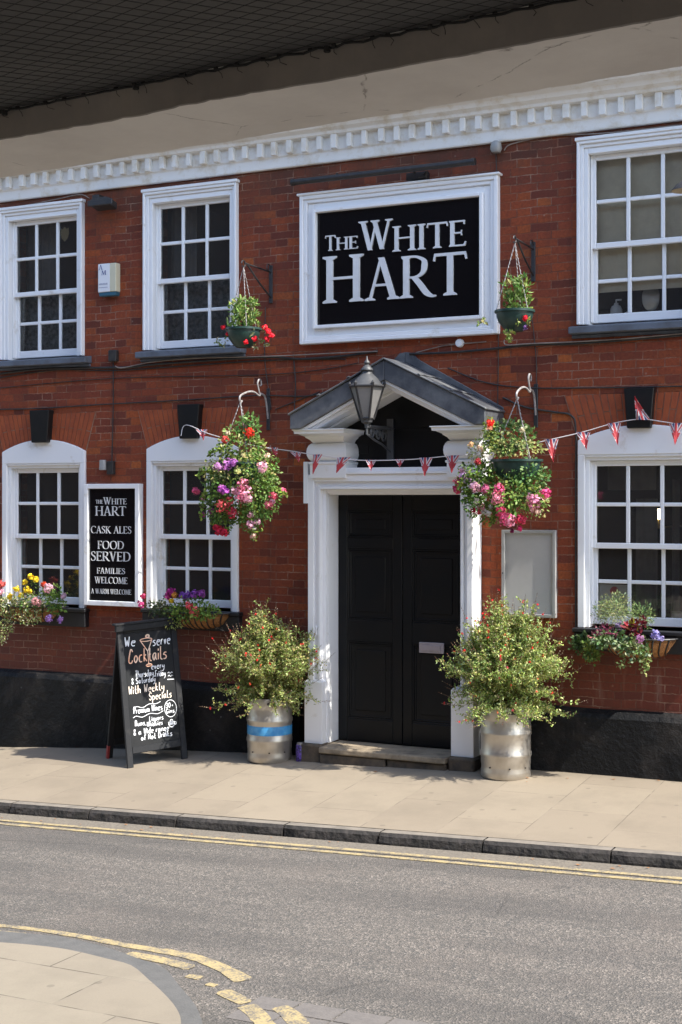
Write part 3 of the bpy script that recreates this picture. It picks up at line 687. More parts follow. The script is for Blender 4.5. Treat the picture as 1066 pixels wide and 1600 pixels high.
# tympanum
yfp = -.45
ez = zsl+.055; ex = (at(758, 650, yfp).x-at(453, 665, yfp).x)/2; az = at(600, 561, yfp).z; ax = (at(758, 650, yfp).x+at(453, 665, yfp).x)/2
b = MB(); b.box(-.05, 1.12, -.012, .05, 2.548, zsl+.01); b.prism([(ax-ex*.93, zsl+.012), (ax+ex*.93, zsl+.012), (ax, az-.06)], -.010, .05); b.build('tympanum', 'door_paint', pub)
# open pediment
def clipz(poly, zmin):
    out = []
    for i in range(len(poly)):
        p, q = poly[i], poly[(i+1) % len(poly)]
        if p[1] >= zmin: out.append(p)
        if (p[1] >= zmin) != (q[1] >= zmin): f = (zmin-p[1])/(q[1]-p[1]); out.append((p[0]+(q[0]-p[0])*f, zmin))
    return out
pr = MB(); pl = MB()
for sgn in (-1, 1):
    d = Vector((sgn*ex, ez+.07-az)); L0 = d.length; d /= L0; n = Vector((-d.y*sgn, d.x*sgn))
    if n.y < 0: n = -n
    def P2(s, h): return (ax+d.x*s+n.x*h, az+d.y*s+n.y*h)
    def mit(h): return -h*n.x/d.x
    def bar(mb, s1, h0, h1, y0, y1, zc_=None):
        xe = abs(P2(s1, 0)[0]-ax)      # plumb-cut end
        def en(h): return (xe*sgn-n.x*h)/d.x
        a = [P2(mit(h0), h0), P2(en(h0), h0), P2(en(h1), h1), P2(mit(h1), h1)]
        if zc_: a = clipz(a, zc_)
        if sgn < 0: a = a[::-1]
        mb.prism(a, y0, y1)
    bar(pl, L0, -.150, -.004, yfp, -.0, zsl+.002)
    bar(pl, L0+.015, -.0035, .012, yfp-.018, -.0, zsl+.002)
    for q in (.34, .66):
        a = [P2(L0*q, .0125), P2(L0*q+.03, .0125), P2(L0*q+.03, .024), P2(L0*q, .024)]; pl.prism(a if sgn > 0 else a[::-1], yfp-.026, -.01)
    bar(pr, L0-.03, -.176, -.1505, yfp+.022, -.001, zsl+.002); bar(pr, L0-.05, -.205, -.1765, yfp+.06, -.001, zsl+.002); bar(pr, L0-.06, -.228, -.2055, yfp+.20, -.001, zsl+.002)
# lead flashing up the wall
for sgn in (-1, 1):
    d = Vector((sgn*ex, ez+.07-az)); L0 = d.length; d /= L0
    a = [(ax, az+.012), (ax+d.x*L0, az+d.y*L0+.012), (ax+d.x*L0, az+d.y*L0+.035), (ax+sgn*.12, az+.012+.02), (ax+sgn*.06, az+.09), (ax, az+.10)]
    pl.prism(a if sgn < 0 else a[::-1], -.012-.002*sgn, .0)
ped = pr.build('pediment', 'worn_white_paint', pub, bevel=.004)
pl.build('lead_roof', 'lead', ped, bevel=.006)
# double door
def door_leaf(x0, x1, right):
    b = MB(); y0 = .055; z0, z1 = .200, lin0-.002
    b.box(x0, x1, y0+.018, y0+.05, z0, z1)
    st = .085; rails = [z0, z0+.19, z0+.86, z0+1.04, z0+1.66, z0+1.75, z1-.13, z1]
    if right: pass
    b.box(x0, x0+st, y0, y0+.0175, z0, z1); b.box(x1-st, x1, y0, y0+.0175, z0, z1)
    for k in range(0, 8, 2): b.box(x0+st, x1-st, y0, y0+.0175, rails[k], rails[k+1])
    for k in range(1, 7, 2):
        a, c = rails[k], rails[k+1]
        for o_, yy in ((.0, .004), (.018, .010)):
            b.box(x0+st+o_, x1-st-o_, y0+yy, y0+.0172, a+o_, a+o_+.016); b.box(x0+st+o_, x1-st-o_, y0+yy, y0+.0172, c-o_-.016, c-o_)
            b.box(x0+st+o_, x0+st+o_+.016, y0+yy, y0+.0172, a+o_+.0165, c-o_-.0165); b.box(x1-st-o_-.016, x1-st-o_, y0+yy, y0+.0172, a+o_+.0165, c-o_-.0165)
        b.box(x0+st+.075, x1-st-.075, y0+.008, y0+.0172, a+.075, c-.075)
    return b.build('door', 'door_paint', pub, bevel=.004)
dl = door_leaf(-.053, .549, 0); dr_ = door_leaf(.556, 1.160, 1)
lp = at(674, 1012.5, .04)
b = MB(); b.box(lp.x-.112, lp.x+.112, .040, .0548, lp.z-.045, lp.z+.045); b.box(lp.x-.085, lp.x+.085, .034, .0398, lp.z-.026, lp.z+.026); b.build('letterbox', 'steel_plate', dr_, bevel=.003)
# steps
b = MB(); b.box(-.045, 1.10, -.345, .05, .146, .197); b.build('doorstep', 'stone_step', pub, bevel=.012, seg=2)
b = MB(); b.box(-.28, -.048, -.30, .02, -.2, .204); b.box(1.103, 1.33, -.30, .02, -.2, .196); b.box(-.045, .56, -.33, .0, -.2, .1445); b.box(.57, 1.09, -.318, .0, -.2, .143); b.build('step_base', 'stone_dark', pub, bevel=.012)
# bell push / small fittings on the jamb
b = MB(); c = at(495, 985, -.225); b.tube([(c.x, -.225, c.z-.035), (c.x, -.238, c.z-.03), (c.x, -.240, c.z+.03), (c.x, -.225, c.z+.035)], .007, 6); b.build('pull_handle', 'white_plastic', surround)

# small licence plaque over the door
b = MB(); c = at(562, 703, -.013); b.box(c.x-.075, c.x+.085, -.020, -.0125, c.z-.035, c.z+.045); pq = b.build('licence_plaque', 'black_gloss', None, org=c)
tag(pq, 'small black licence plaque with tiny pale lettering over the door', 'plaque')
# ------------------------------------------------------------------ serif lettering
def stroke(pts, ws, k=7, smooth=True):
    P_ = [Vector((p[0], p[1], 0)) for p in pts]; ww = ws if isinstance(ws, (list, tuple)) else [ws]*len(pts)
    if smooth and len(pts) > 2:
        Q = cr(P_, k); W_ = [v.x for v in cr([(w_, 0, 0) for w_ in ww], k)]
    else: Q, W_ = P_, ww
    A, B = [], []
    for i, p in enumerate(Q):
        d = (Q[min(i+1, len(Q)-1)]-Q[max(i-1, 0)]).normalized(); n = Vector((-d.y, d.x, 0))
        A.append(((p+n*W_[i]/2).x, (p+n*W_[i]/2).y)); B.append(((p-n*W_[i]/2).x, (p-n*W_[i]/2).y))
    return ('s', A, B)
Tk, Tn = .125, .055
def stem(x, z0=0, z1=1, t=Tk): return ('p', [(x-t/2, z0), (x+t/2, z0), (x+t/2, z1), (x-t/2, z1)])
def serif(x, top, w_=.27, t=Tk):
    if top: return ('p', [(x-w_/2, 1), (x-w_/2, .965), (x-t/2-.01, .925), (x+t/2+.01, .925), (x+w_/2, .965), (x+w_/2, 1)])
    return ('p', [(x-w_/2, 0), (x+w_/2, 0), (x+w_/2, .035), (x+t/2+.01, .075), (x-t/2-.01, .075), (x-w_/2, .035)])
def bar(x0, x1, z, t=Tn): return ('p', [(x0, z-t/2), (x1, z-t/2), (x1, z+t/2), (x0, z+t/2)])
def tri(*p): return ('p', list(p))
def diag(xa, za, xb, zb, t): return ('p', [(xa-t/2, za), (xb-t/2, zb), (xb+t/2, zb), (xa+t/2, za)])
GL = {
 'H': (.80, [stem(.14), stem(.66), serif(.14, 0), serif(.14, 1), serif(.66, 0), serif(.66, 1), bar(.14, .66, .52)]),
 'I': (.34, [stem(.17), serif(.17, 0, .25), serif(.17, 1, .25)]),
 'T': (.70, [stem(.35), serif(.35, 0), bar(.03, .67, .965, .07), tri((.0, .83), (.035, .82), (.06, .96), (.03, 1.0)), tri((.70, .83), (.67, 1.0), (.64, .96), (.665, .82))]),
 'E': (.60, [stem(.14), serif(.14, 0, .2), serif(.14, 1, .2), bar(.14, .53, .97, .06), bar(.14, .45, .52), bar(.14, .54, .03, .06), tri((.50, .85), (.53, .84), (.545, 1.0), (.50, .96)), tri((.50, .04), (.545, .0), (.585, .17), (.55, .17)), tri((.42, .42), (.45, .42), (.45, .62), (.42, .62))]),
 'F': (.54, [stem(.14), serif(.14, 0), serif(.14, 1, .2), bar(.14, .51, .97, .06), bar(.14, .43, .50), tri((.48, .83), (.51, .82), (.525, 1.0), (.48, .96)), tri((.40, .40), (.43, .40), (.43, .60), (.40, .60))]),
 'L': (.56, [stem(.14), serif(.14, 0, .2), serif(.14, 1), bar(.14, .52, .03, .06), tri((.47, .04), (.515, .0), (.555, .2), (.52, .2))]),
 'W': (1.06, [diag(.13, 1, .35, 0, Tk), diag(.35, 0, .55, 1, Tn*1.1), diag(.48, 1, .71, 0, Tk), diag(.71, 0, .92, 1, Tn*1.1), serif(.14, 1, .27), serif(.50, 1, .25), serif(.92, 1, .22, .05)]),
 'V': (.72, [diag(.13, 1, .37, 0, Tk), diag(.37, 0, .59, 1, Tn*1.1), serif(.13, 1), serif(.59, 1, .2, .05)]),
 'M': (.92, [diag(.17, 1, .12, 0, Tn), diag(.19, 1, .46, .05, Tk), diag(.46, .05, .74, 1, Tn), diag(.74, 1, .79, 0, Tk), serif(.12, 0, .22, .05), serif(.79, 0), serif(.15, 1, .15, .08), serif(.77, 1, .16, .08)]),
 'A': (.76, [diag(.365, 1.02, .12, 0, Tn), diag(.365, 1.02, .63, 0, Tk), bar(.20, .53, .36), serif(.12, 0, .22, .05), serif(.63, 0, .26)]),
 'R': (.70, [stem(.14), serif(.14, 0), serif(.14, 1, .2), stroke([(.14, .97), (.34, .97), (.50, .88), (.52, .74), (.48, .58), (.34, .49), (.14, .49)], [.05, .055, .09, .12, .09, .05, .05]), stroke([(.30, .49), (.42, .32), (.56, .10), (.68, .015), (.76, .02)], [.11, .12, .12, .07, .03])]),
 'D': (.80, [stem(.14), serif(.14, 0, .2), serif(.14, 1, .2), stroke([(.14, .97), (.38, .97), (.60, .84), (.70, .52), (.60, .17), (.38, .03), (.14, .03)], [.05, .055, .10, .13, .10, .055, .05])]),
 'O': (.86, [stroke([(.43, .99), (.19, .88), (.09, .5), (.19, .12), (.43, .01), (.67, .12), (.77, .5), (.67, .88), (.43, .99)], [.05, .09, .125, .09, .05, .09, .125, .09, .05])]),
 'C': (.74, [stroke([(.67, .86), (.56, .955), (.40, .985), (.19, .86), (.09, .5), (.19, .13), (.42, .01), (.58, .05), (.69, .17)], [.05, .05, .055, .10, .125, .10, .055, .05, .03]), tri((.65, .76), (.68, .76), (.69, .97), (.65, .93))]),
 'S': (.54, [stroke([(.44, .84), (.37, .94), (.26, .985), (.12, .90), (.10, .75), (.20, .60), (.36, .47), (.45, .33), (.42, .13), (.26, .015), (.13, .05), (.07, .19)], [.035, .05, .055, .09, .10, .115, .125, .11, .09, .055, .05, .035]), tri((.42, .74), (.45, .74), (.45, .94), (.42, .94)), tri((.055, .06), (.085, .06), (.085, .27), (.055, .27))]),
 'K': (.74, [stem(.14), serif(.14, 0), serif(.14, 1), diag(.22, .45, .56, 1, Tn), diag(.27, .56, .62, 0, Tk*1.05), serif(.56, 1, .2, .05), serif(.63, 0, .24)]),
 ' ': (.34, [])}
def words(parent, mat, runs, y, depth, dy=.00025):
    for r_ in runs: b = MB(); text_runs(b, [r_], None, y, depth, dy); b.build('word', mat, parent)
def text_runs(b, runs, T, y, depth, dy=.00025):
    """runs: (string, x, z, height, total width); letters laid in the (x,z) plane, each piece a hair prouder than the last"""
    c = 0
    for s, x, z, h, wd in runs:
        tot = sum(GL[ch][0] for ch in s); kx = wd/tot; cx = x
        for ch in s:
            for pc in GL[ch][1]:
                c += 1; yy = y-depth-dy*(c % 9)
                f = lambda q: (cx+q[0]*kx, z+q[1]*h)
                if pc[0] == 'p':
                    pts = [f(q) for q in pc[1]]
                    ar_ = sum(pts[i][0]*pts[(i+1) % len(pts)][1]-pts[(i+1) % len(pts)][0]*pts[i][1] for i in range(len(pts)))
                    b.prism(pts if ar_ > 0 else pts[::-1], yy, y)
                else: b.strip([f(q) for q in pc[1]], [f(q) for q in pc[2]], yy, y)
            cx += GL[ch][0]*kx
def frame(b, x0, x1, z0, z1, wd, y0, y1):
    b.box(x0, x0+wd, y0, y1, z0, z1); b.box(x1-wd, x1, y0, y1, z0, z1); b.box(x0+wd, x1-wd, y0, y1, z1-wd, z1); b.box(x0+wd, x1-wd, y0, y1, z0, z0+wd)
# main fascia sign
sg = empty('pub_sign', (.53, 0, 3.62), 'large black sign in thick white frame with raised white lettering above the doorway', 'sign')
b = MB(); frame(b, -.37, 1.445, 3.625, 4.912, .035, -.07, 0); frame(b, -.3348, 1.4098, 3.6602, 4.8768, .032, -.055, 0); frame(b, -.3026, 1.3776, 3.6924, 4.8446, .060, -.035, 0); frame(b, -.2424, 1.3174, 3.7526, 4.7844, .030, -.075, 0)
b.box(-.39, 1.465, -.085, 0, 4.9125, 4.932); b.build('frame', 'worn_white_paint', sg, bevel=.005)
b = MB(); b.box(-.2122, 1.2872, -.030, -.001, 3.7828, 4.7542); b.build('panel', 'sign_black', sg)
def tx(px, py): q = at(px, py, -.045); return q.x, q.z
def run_px(s, pa, pb_, h): a, c = tx(*pa), tx(*pb_); return (s, a[0], a[1], h, c[0]-a[0])
words(sg, 'letter_white', [run_px('T', (508, 392.5), (524, 391.5), .132), run_px('HE', (524.5, 391), (559.5, 389), .108),
              run_px('W', (560, 392.5), (615, 390), .250), run_px('HITE', (613, 393.5), (729, 386), .212), run_px('H', (504, 474.5), (568, 471), .402), run_px('ART', (569, 470.5), (730, 463), .352)], -.0302, .016)
# menu-like vertical sign
v0, v1 = at(131, 948, -.06), at(217, 755, -.06)
vs_ = empty('wall_sign', (v0.x+.2, 0, v0.z), 'tall narrow black sign with white lettering between the two left windows', 'sign')
X0, X1 = at(131.5, 850, -.07).x, at(217.5, 850, -.07).x; Z0, Z1 = at(175, 947, -.07).z, at(175, 756, -.07).z
b = MB(); frame(b, X0, X1, Z0, Z1, .045, -.075, 0); b.build('frame', 'white_paint', vs_, bevel=.004)
b = MB(); b.box(X0+.0452, X1-.0452, -.05, -.001, Z0+.0452, Z1-.0452); b.build('panel', 'sign_black', vs_)
def rp(s, xa, xb, yb, yt, slope=.0):
    a = at(xa, yb, -.055); c = at(xb, yb, -.055); return (s, a.x, a.z, at(xa, yt, -.055).z-a.z, c.x-a.x)
words(vs_, 'letter_white', [rp('THE', 149.5, 160.5, 787, 781), rp('W', 161, 174, 788, 777), rp('HITE', 174, 198, 788, 779), rp('HART', 148.5, 197, 805.5, 791),
              rp('CASK ALES', 141.5, 205.5, 833, 822), rp('FOOD', 152, 194, 857.5, 845), rp('SERVED', 141.5, 204.5, 876, 861.5), rp('FAMILIES', 151, 195.5, 896, 887),
              rp('WELCOME', 147.5, 199.5, 911, 901), rp('A WARM WELCOME', 142, 205, 927, 919.5)], -.0502, .003, .0002)

# picture light pipe above the sign
a, c = at(457, 285, -.16), at(741, 251, -.16)
rd_ = empty('sign_light', ((a.x+c.x)/2, 0, a.z), 'long black tubular trough light fixed above the large sign', 'light')
b = MB(); b.tube([(a.x, -.16, a.z), (c.x, -.16, a.z)], .026, 10); b.tube([(a.x-.008, -.16, a.z), (a.x+.02, -.16, a.z)], .03, 10); b.tube([(c.x-.02, -.16, a.z), (c.x+.01, -.16, a.z)], .03, 10); b.build('tube', 'black_iron', rd_, smooth=True)
b = MB(); k = at(650, 275, -.06); b.box(k.x-.085, k.x+.10, -.07, 0, k.z-.03, k.z+.03); b.build('transformer_box', 'black_iron', rd_, bevel=.003); b = MB(); b.tube([(k.x, -.05, k.z+.02), (k.x-.02, -.13, k.z+.05), (k.x, -.16, a.z)], .01, 6); b.tube([(k.x+.06, -.06, k.z), (k.x+.12, -.1, k.z+.02), (k.x+.1, -.09, k.z-.02), (k.x+.03, -.08, k.z-.02)], .006, 5)
b.build('flex', 'black_iron', rd_)
for q in (.25, .86): b = MB(); xq = a.x+(c.x-a.x)*q; b.tube([(xq, 0, a.z+.03), (xq, -.14, a.z+.035), (xq, -.16, a.z+.01)], .009, 6); b.build('bracket', 'black_iron', rd_)

# floodlight by the cornice, left
c = at(165, 318, -.12); fl_ = empty('floodlight', (c.x, 0, c.z), 'black floodlight fixed under the cornice between the upper left windows', 'light')
b = MB(); b.box(c.x-.17, c.x-.09, -.10, 0, c.z-.02, c.z+.10); b.box(c.x-.10, c.x+.02, -.06, 0, c.z+.0, c.z+.035); b.build('mount', 'black_iron', fl_, bevel=.006)
b = MB()
Tf = lambda v: (c.x+v[0]*.99+.03*v[1], -.15+v[1], c.z+v[2]-.25*(v[1]))
b.box(-.11, .11, -.06, .06, -.045, .02, Tf); b.box(-.13, .15, -.075, -.0605, -.055, .0, Tf); b.box(-.06, .05, -.02, .05, .0205, .05, Tf); b.build('lamp_housing', 'black_iron', fl_, bevel=.006)
# alarm box
c = at(169, 434, -.05); al = empty('alarm_box', (c.x, 0, c.z), 'cream and white burglar alarm box with dark blue base between the upper windows', 'alarm box')
b = MB(); b.cur = 0; b.box(c.x-.098, c.x+.035, -.075, 0, c.z-.135, c.z+.13); b.cur = 1; b.prism([(c.x+.0352, c.z-.135), (c.x+.105, c.z-.135), (c.x+.105, c.z+.13), (c.x+.0352, c.z+.13)], -.0745, 0)
b.build('cover', ['white_plastic', 'cream_plastic'], al, bevel=.005)
b = MB(); b.prism([(c.x-.085, c.z-.172), (c.x+.095, c.z-.172), (c.x+.103, c.z-.1355), (c.x-.096, c.z-.1355)], -.07, 0); b.build('strobe', 'teal_plastic', al, bevel=.004)
words(al, 'blue_print', [('A', c.x-.088, c.z+.075, .045, .045), ('M', c.x-.058, c.z+.025, .042, .055)], -.0752, .001); b = MB(); b.cur = 0
for k in range(9): b.box(c.x-.085+k*.011, c.x-.078+k*.011, -.0765, -.0752, c.z-.068, c.z-.055+(k % 3)*.002)
for k in range(10): b.box(c.x-.085+k*.010, c.x-.079+k*.010, -.0765, -.0752, c.z-.096, c.z-.088)
b.build('small_print', 'grey_print', al)
# junction boxes
def jbox(px, py, wpx, hpx, label, mat='cable_black'):
    c = at(px, py, -.03); s = 172/1.; b = MB(); b.box(c.x-wpx/2/165, c.x+wpx/2/165, -.05, 0, c.z-hpx/2/178, c.z+hpx/2/178)
    o = b.build('junction_box', mat, None, bevel=.006, org=c); tag(o, label, 'junction box')
jbox(177, 556, 15, 19, 'small black junction box on brick between the upper left windows')
jbox(173, 731, 12, 22, 'black junction box on the brick just above the tall narrow sign')
c = at(161, 727, -.05); b = MB(); b.lathe([(.0, -.045), (.030, -.045), (.036, -.04), (.032, .045), (.026, .05), (0, .05)], (c.x, -.05, c.z), 14); tag(b.build('spotlight', 'grey_metal', None, smooth=True, org=c), 'small grey metal spotlight above the tall narrow sign', 'light')
c = at(718, 536, -.02); b = MB(); b.lathe([(0, -.05), (.030, -.045), (.036, -.02), (.036, .0)], (0, 0, 0), 18); b.v = [(c.x+x, z*.8, c.z+y) for x, y, z in b.v]; tag(b.build('wall_sensor', 'white_plastic', None, smooth=True, org=c), 'small round white sensor on the brick below the large sign', 'sensor')
c = at(776, 229, -.04); b = MB(); b.lathe([(0, -.05), (.035, -.05), (.05, -.02), (.04, .03), (.015, .045), (0, .045)], (c.x, -.05, c.z), 14); b.tube([(c.x, -.04, c.z), (c.x, 0, c.z)], .012); tag(b.build('camera_dome', 'grey_metal', None, smooth=True, org=c), 'small grey dome camera under the cornice right of the sign', 'camera')

# notice case right of the door
q0, q1 = at(783.5, 965, -.05), at(869, 828, -.05)
nc = empty('notice_case', ((q0.x+q1.x)/2, 0, q0.z), 'empty pale grey metal notice case on the brick right of the door', 'notice board')
nx0, nx1, nz0, nz1 = at(783.5, 890, -.05).x, at(868, 890, -.05).x, at(868, 966, -.05).z, at(800, 828, -.05).z
b = MB(); frame(b, nx0, nx1, nz0, nz1, .026, -.05, 0); b.build('frame', 'grey_metal', nc, bevel=.003)
b = MB(); b.box(nx0+.0262, nx1-.0262, -.030, -.001, nz0+.0262, nz1-.0262); b.build('panel', 'notice_back', nc)
b = MB(); b.tube([(nx0+.013, -.051, .5*(nz0+nz1)), (nx0+.013, -.056, .5*(nz0+nz1))], .006, 8); b.build('lock', 'black_iron', nc)

# ------------------------------------------------------------------ cables along the wall
def cable(name, pts, r, mat, label, y=-.012, lift=0):
    P3 = [at(px, py, y if len(q) == 0 else q[0]) for px, py, *q in pts]
    b = MB(); b.tube(cr(P3, 5), r, 5); o = b.build(name, mat, None, smooth=True, org=P3[0]); tag(o, label, 'cable')
cable('cable', [(0, 584), (60, 577), (130, 575), (200, 574), (235, 570), (330, 563), (420, 558), (470, 561), (530, 557), (590, 549)], .011, 'cable_black', 'thick black cable running below the upper windows left of the doorway roof', -.02)
cable('cable', [(640, 553), (700, 551), (760, 546), (830, 539), (900, 537), (980, 531), (1090, 522)], .010, 'cable_black', 'thick black cable running from the doorway roof below the upper right window', -.02)
cable('cable', [(0, 590), (90, 578), (180, 579), (300, 571), (420, 563), (540, 561)], .006, 'cable_black', 'thin black cable sagging beneath the thick left cable', -.012)
cable('cable', [(180, 572), (190, 575), (215, 570), (235, 566), (300, 560), (372, 558), (440, 556), (520, 552), (590, 549)], .005, 'cable_grey', 'thin grey cable above the thick black one from junction box to doorway roof', -.032)
cable('cable', [(650, 551), (690, 541), (715, 538), (760, 534)], .0045, 'cable_grey', 'short grey cable leading to the round white sensor', -.012)
cable('cable', [(788, 531), (792, 539), (830, 537), (900, 534), (980, 529), (1090, 519)], .005, 'cable_grey', 'thin grey cable below the upper right window', -.034)
cable('cable', [(-10, 640), (65, 638), (160, 632), (290, 625), (400, 618), (480, 619), (520, 608)], .006, 'cable_black', 'black cable over the left keystones towards the doorway roof', -.014)
cable('cable', [(0, 606), (180, 591), (400, 586), (500, 578), (560, 567)], .004, 'cable_black', 'faint thin cable between the two left cable runs', -.010)
cable('cable', [(177, 566), (177, 640), (175, 722)], .0055, 'cable_black', 'straight vertical cable dropping from the small junction box to the sign light', -.012)
cable('cable', [(415, 480), (414, 560), (420, 610), (424, 640)], .0045, 'cable_black', 'thin vertical cable behind the left hanging basket brackets', -.010)
cable('cable', [(459, 560), (462, 600), (460, 640), (458, 668)], .0055, 'cable_black', 'short vertical cable just left of the doorway roof', -.012)
cable('cable', [(775, 240), (778, 330), (779, 545), (778, 620), (779, 680)], .004, 'cable_black', 'thin vertical cable right of the large sign', -.010)
cable('cable', [(832, 500), (838, 560), (838, 600)], .004, 'cable_black', 'thin short cable between the two right basket brackets', -.010)
cable('cable', [(700, 575), (760, 598), (830, 606), (930, 606), (1090, 603)], .0055, 'cable_black', 'black cable running right from the doorway roof over the right keystone', -.012)
cable('cable', [(786, 621), (820, 636), (868, 644), (892, 649), (900, 670), (900, 760), (900, 985)], .008, 'cable_black', 'black cable bending down beside the lower right window', -.012)
cable('cable', [(788, 235), (800, 225), (860, 213), (960, 207), (1090, 192)], .005, 'cable_grey', 'pale cable tucked beneath the cornice on the right', -.014)
cable('cable', [(20, 325), (90, 311), (125, 304), (140, 310)], .005, 'cable_grey', 'pale cable tucked beneath the cornice on the left', -.014)
cable('cable', [(430, 640), (455, 630), (500, 612)], .005, 'cable_black', 'short slanting cable left of the doorway roof', -.011)

# ------------------------------------------------------------------ wall lantern over the door
lx, ly = .655, -.47; lz = at(575, 654, ly).z; zt = at(575, 604, ly).z
lx = at(573.5, 620, ly).x
ln_ = empty('wall_lantern', (lx, ly, lz), 'black six-sided lantern with frosted glass on a scroll bracket over the door', 'lantern')
hx = lambda r, z, a: (lx+r*math.cos(a), ly+r*math.sin(a), z)
A6 = [R(60*k+14) for k in range(6)]; r0, r1 = .052, .138
b = MB()
for k in range(6):
    a0, a1 = A6[k], A6[(k+1) % 6]; b.quad(hx(r0, lz, a0), hx(r0, lz, a1), hx(r1, zt, a1), hx(r1, zt, a0))
b.build('glass_pane', 'lamp_glass', ln_)
b = MB()
for k in range(6):
    b.tube([hx(r0+.004, lz-.01, A6[k]), hx(r1+.006, zt+.015, A6[k])], .0085, 6)
    b.tube([hx(r1+.006, zt, A6[k]), hx(r1+.006, zt, A6[(k+1) % 6])], .011, 6); b.tube([hx(r0+.003, lz, A6[k]), hx(r0+.003, lz, A6[(k+1) % 6])], .009, 6)
    b.lathe([(0, 0), (.012, .005), (.014, .02), (.005, .035), (0, .04)], hx(r1+.006, zt+.005, A6[k]), 8)
b.build('frame', 'black_iron', ln_)
b = MB(); b.lathe([(r1+.008, zt-lz+.008), (r1-.01, zt-lz+.022), (.10, zt-lz+.06), (.062, zt-lz+.092), (.045, zt-lz+.108), (.044, zt-lz+.12), (.0, zt-lz+.12)], (lx, ly, lz), 6, R(14), R(374))
b.lathe([(.036, zt-lz+.12), (.052, zt-lz+.132), (.052, zt-lz+.142), (.030, zt-lz+.165), (.016, zt-lz+.178), (.025, zt-lz+.195), (.022, zt-lz+.204), (.009, zt-lz+.22), (.004, zt-lz+.248), (0, zt-lz+.252)], (lx, ly, lz), 14); b.build('cap', 'grey_paint', ln_, smooth=True)
b = MB(); b.lathe([(.05, -.0), (.045, -.03), (.02, -.045), (.018, -.075), (0, -.08)], (lx, ly, lz), 12)
wx = lx+.01
b.tube([(lx, ly, lz-.06), (lx, ly+.12, lz-.065), (wx, -.02, lz-.06)], .016, 8); b.tube([(lx, ly, lz-.06), (lx, ly, lz-.13)], .010, 6)
sc = lambda cy, cz, r, s, n=16, t=1.6: [(lx, cy+s*r*(1-.6*i/n)*math.cos(i/n*t*6.28), cz+r*(1-.6*i/n)*math.sin(i/n*t*6.28)) for i in range(n+1)]
b.tube(sc(ly+.10, lz-.115, .045, 1), .008, 6); b.tube(sc(ly+.22, lz-.12, .05, -1), .008, 6); b.tube(sc(ly+.34, lz-.13, .055, 1), .008, 6)
b.tube([(lx, ly+.02, lz-.13), (lx, ly+.15, lz-.17), (lx, ly+.30, lz-.20), (wx, -.02, lz-.26)], .009, 6)
b.box(wx-.03, wx+.03, -.03, -.0125, lz-.32, lz+.02); b.build('bracket', 'grey_paint', ln_, smooth=True)

# ------------------------------------------------------------------ foliage tools
def rv(r_): 
    while 1:
        v = Vector((r_.uniform(-1, 1), r_.uniform(-1, 1), r_.uniform(-1, 1)))
        if .05 < v.length < 1: return v.normalized()
def leaf(b, p, d, n, ln, wd, bend=.25):
    d = d.normalized(); s = d.cross(n); s = s.normalized() if s.length > 1e-5 else d.orthogonal().normalized(); n = s.cross(d)
    a, m, e = p, p+d*ln*.5+n*ln*bend*.4, p+d*ln-n*ln*bend*.4
    b.add([a, m-s*wd/2, e, m+s*wd/2, p+d*ln*.25-s*wd*.4, p+d*ln*.25+s*wd*.4, p+d*ln*.78-s*wd*.32-n*ln*bend*.05, p+d*ln*.78+s*wd*.32-n*ln*bend*.05], [(0, 4, 1, 6, 2, 7, 3, 5)])
def jit(c, r_, a=.25, hue=.12):
    k = 1+r_.uniform(-a, a); return (max(0, c[0]*k*(1+r_.uniform(-hue, hue)*2)), max(0, c[1]*k), max(0, c[2]*k*(1+r_.uniform(-hue, hue))))
GREENS = [(.15, .25, .04), (.23, .32, .05), (.10, .18, .03), (.28, .34, .07)]
def shrub_leaves(name, parent, pts, r_, cols, ln, wd, per, spread, up=.3):
    b = MB()
    for p in pts:
        for _ in range(per):
            d = rv(r_); d.z += up; b.tint = jit(r_.choice(cols), r_)
            leaf(b, Vector(p)+rv(r_)*r_.random()*spread, d, rv(r_), ln*r_.uniform(.6, 1.3), wd*r_.uniform(.7, 1.3))
    return b.build(name, 'leaves', parent)
def blossom(b, c, r, col, r_, n=None, ps=None, squash=1., dark=None):
    col = tuple(min(.9, v*1.12) for v in col)
    if r > .02: n = int(n*1.3) if n else n
    n = n or int(26+r*700); ps = ps or .022
    for i in range(n):
        d = rv(r_); p = Vector(c)+Vector((d.x, d.y, d.z*squash))*r*r_.uniform(.45, 1); b.tint = jit(col if not dark or r_.random() > .3 else dark, r_, .22, .06)
        nn = (d+rv(r_)*.7).normalized(); u = nn.orthogonal().normalized(); v = nn.cross(u); q = r_.uniform(.6, 1.15)*ps/2
        k = 5; b.add([p+(u*math.cos(2*math.pi*j/k)+v*math.sin(2*math.pi*j/k))*q+nn*(.2*q*(j % 2)) for j in range(k)], [tuple(range(k))])
PINK, LPINK, RED, MAG, LILAC, WHITE, YEL, CORAL, PURP = (.80, .15, .30), (.86, .46, .56), (.62, .02, .03), (.50, .04, .30), (.55, .30, .62), (.75, .68, .62), (.80, .60, .03), (.75, .13, .13), (.22, .07, .42)

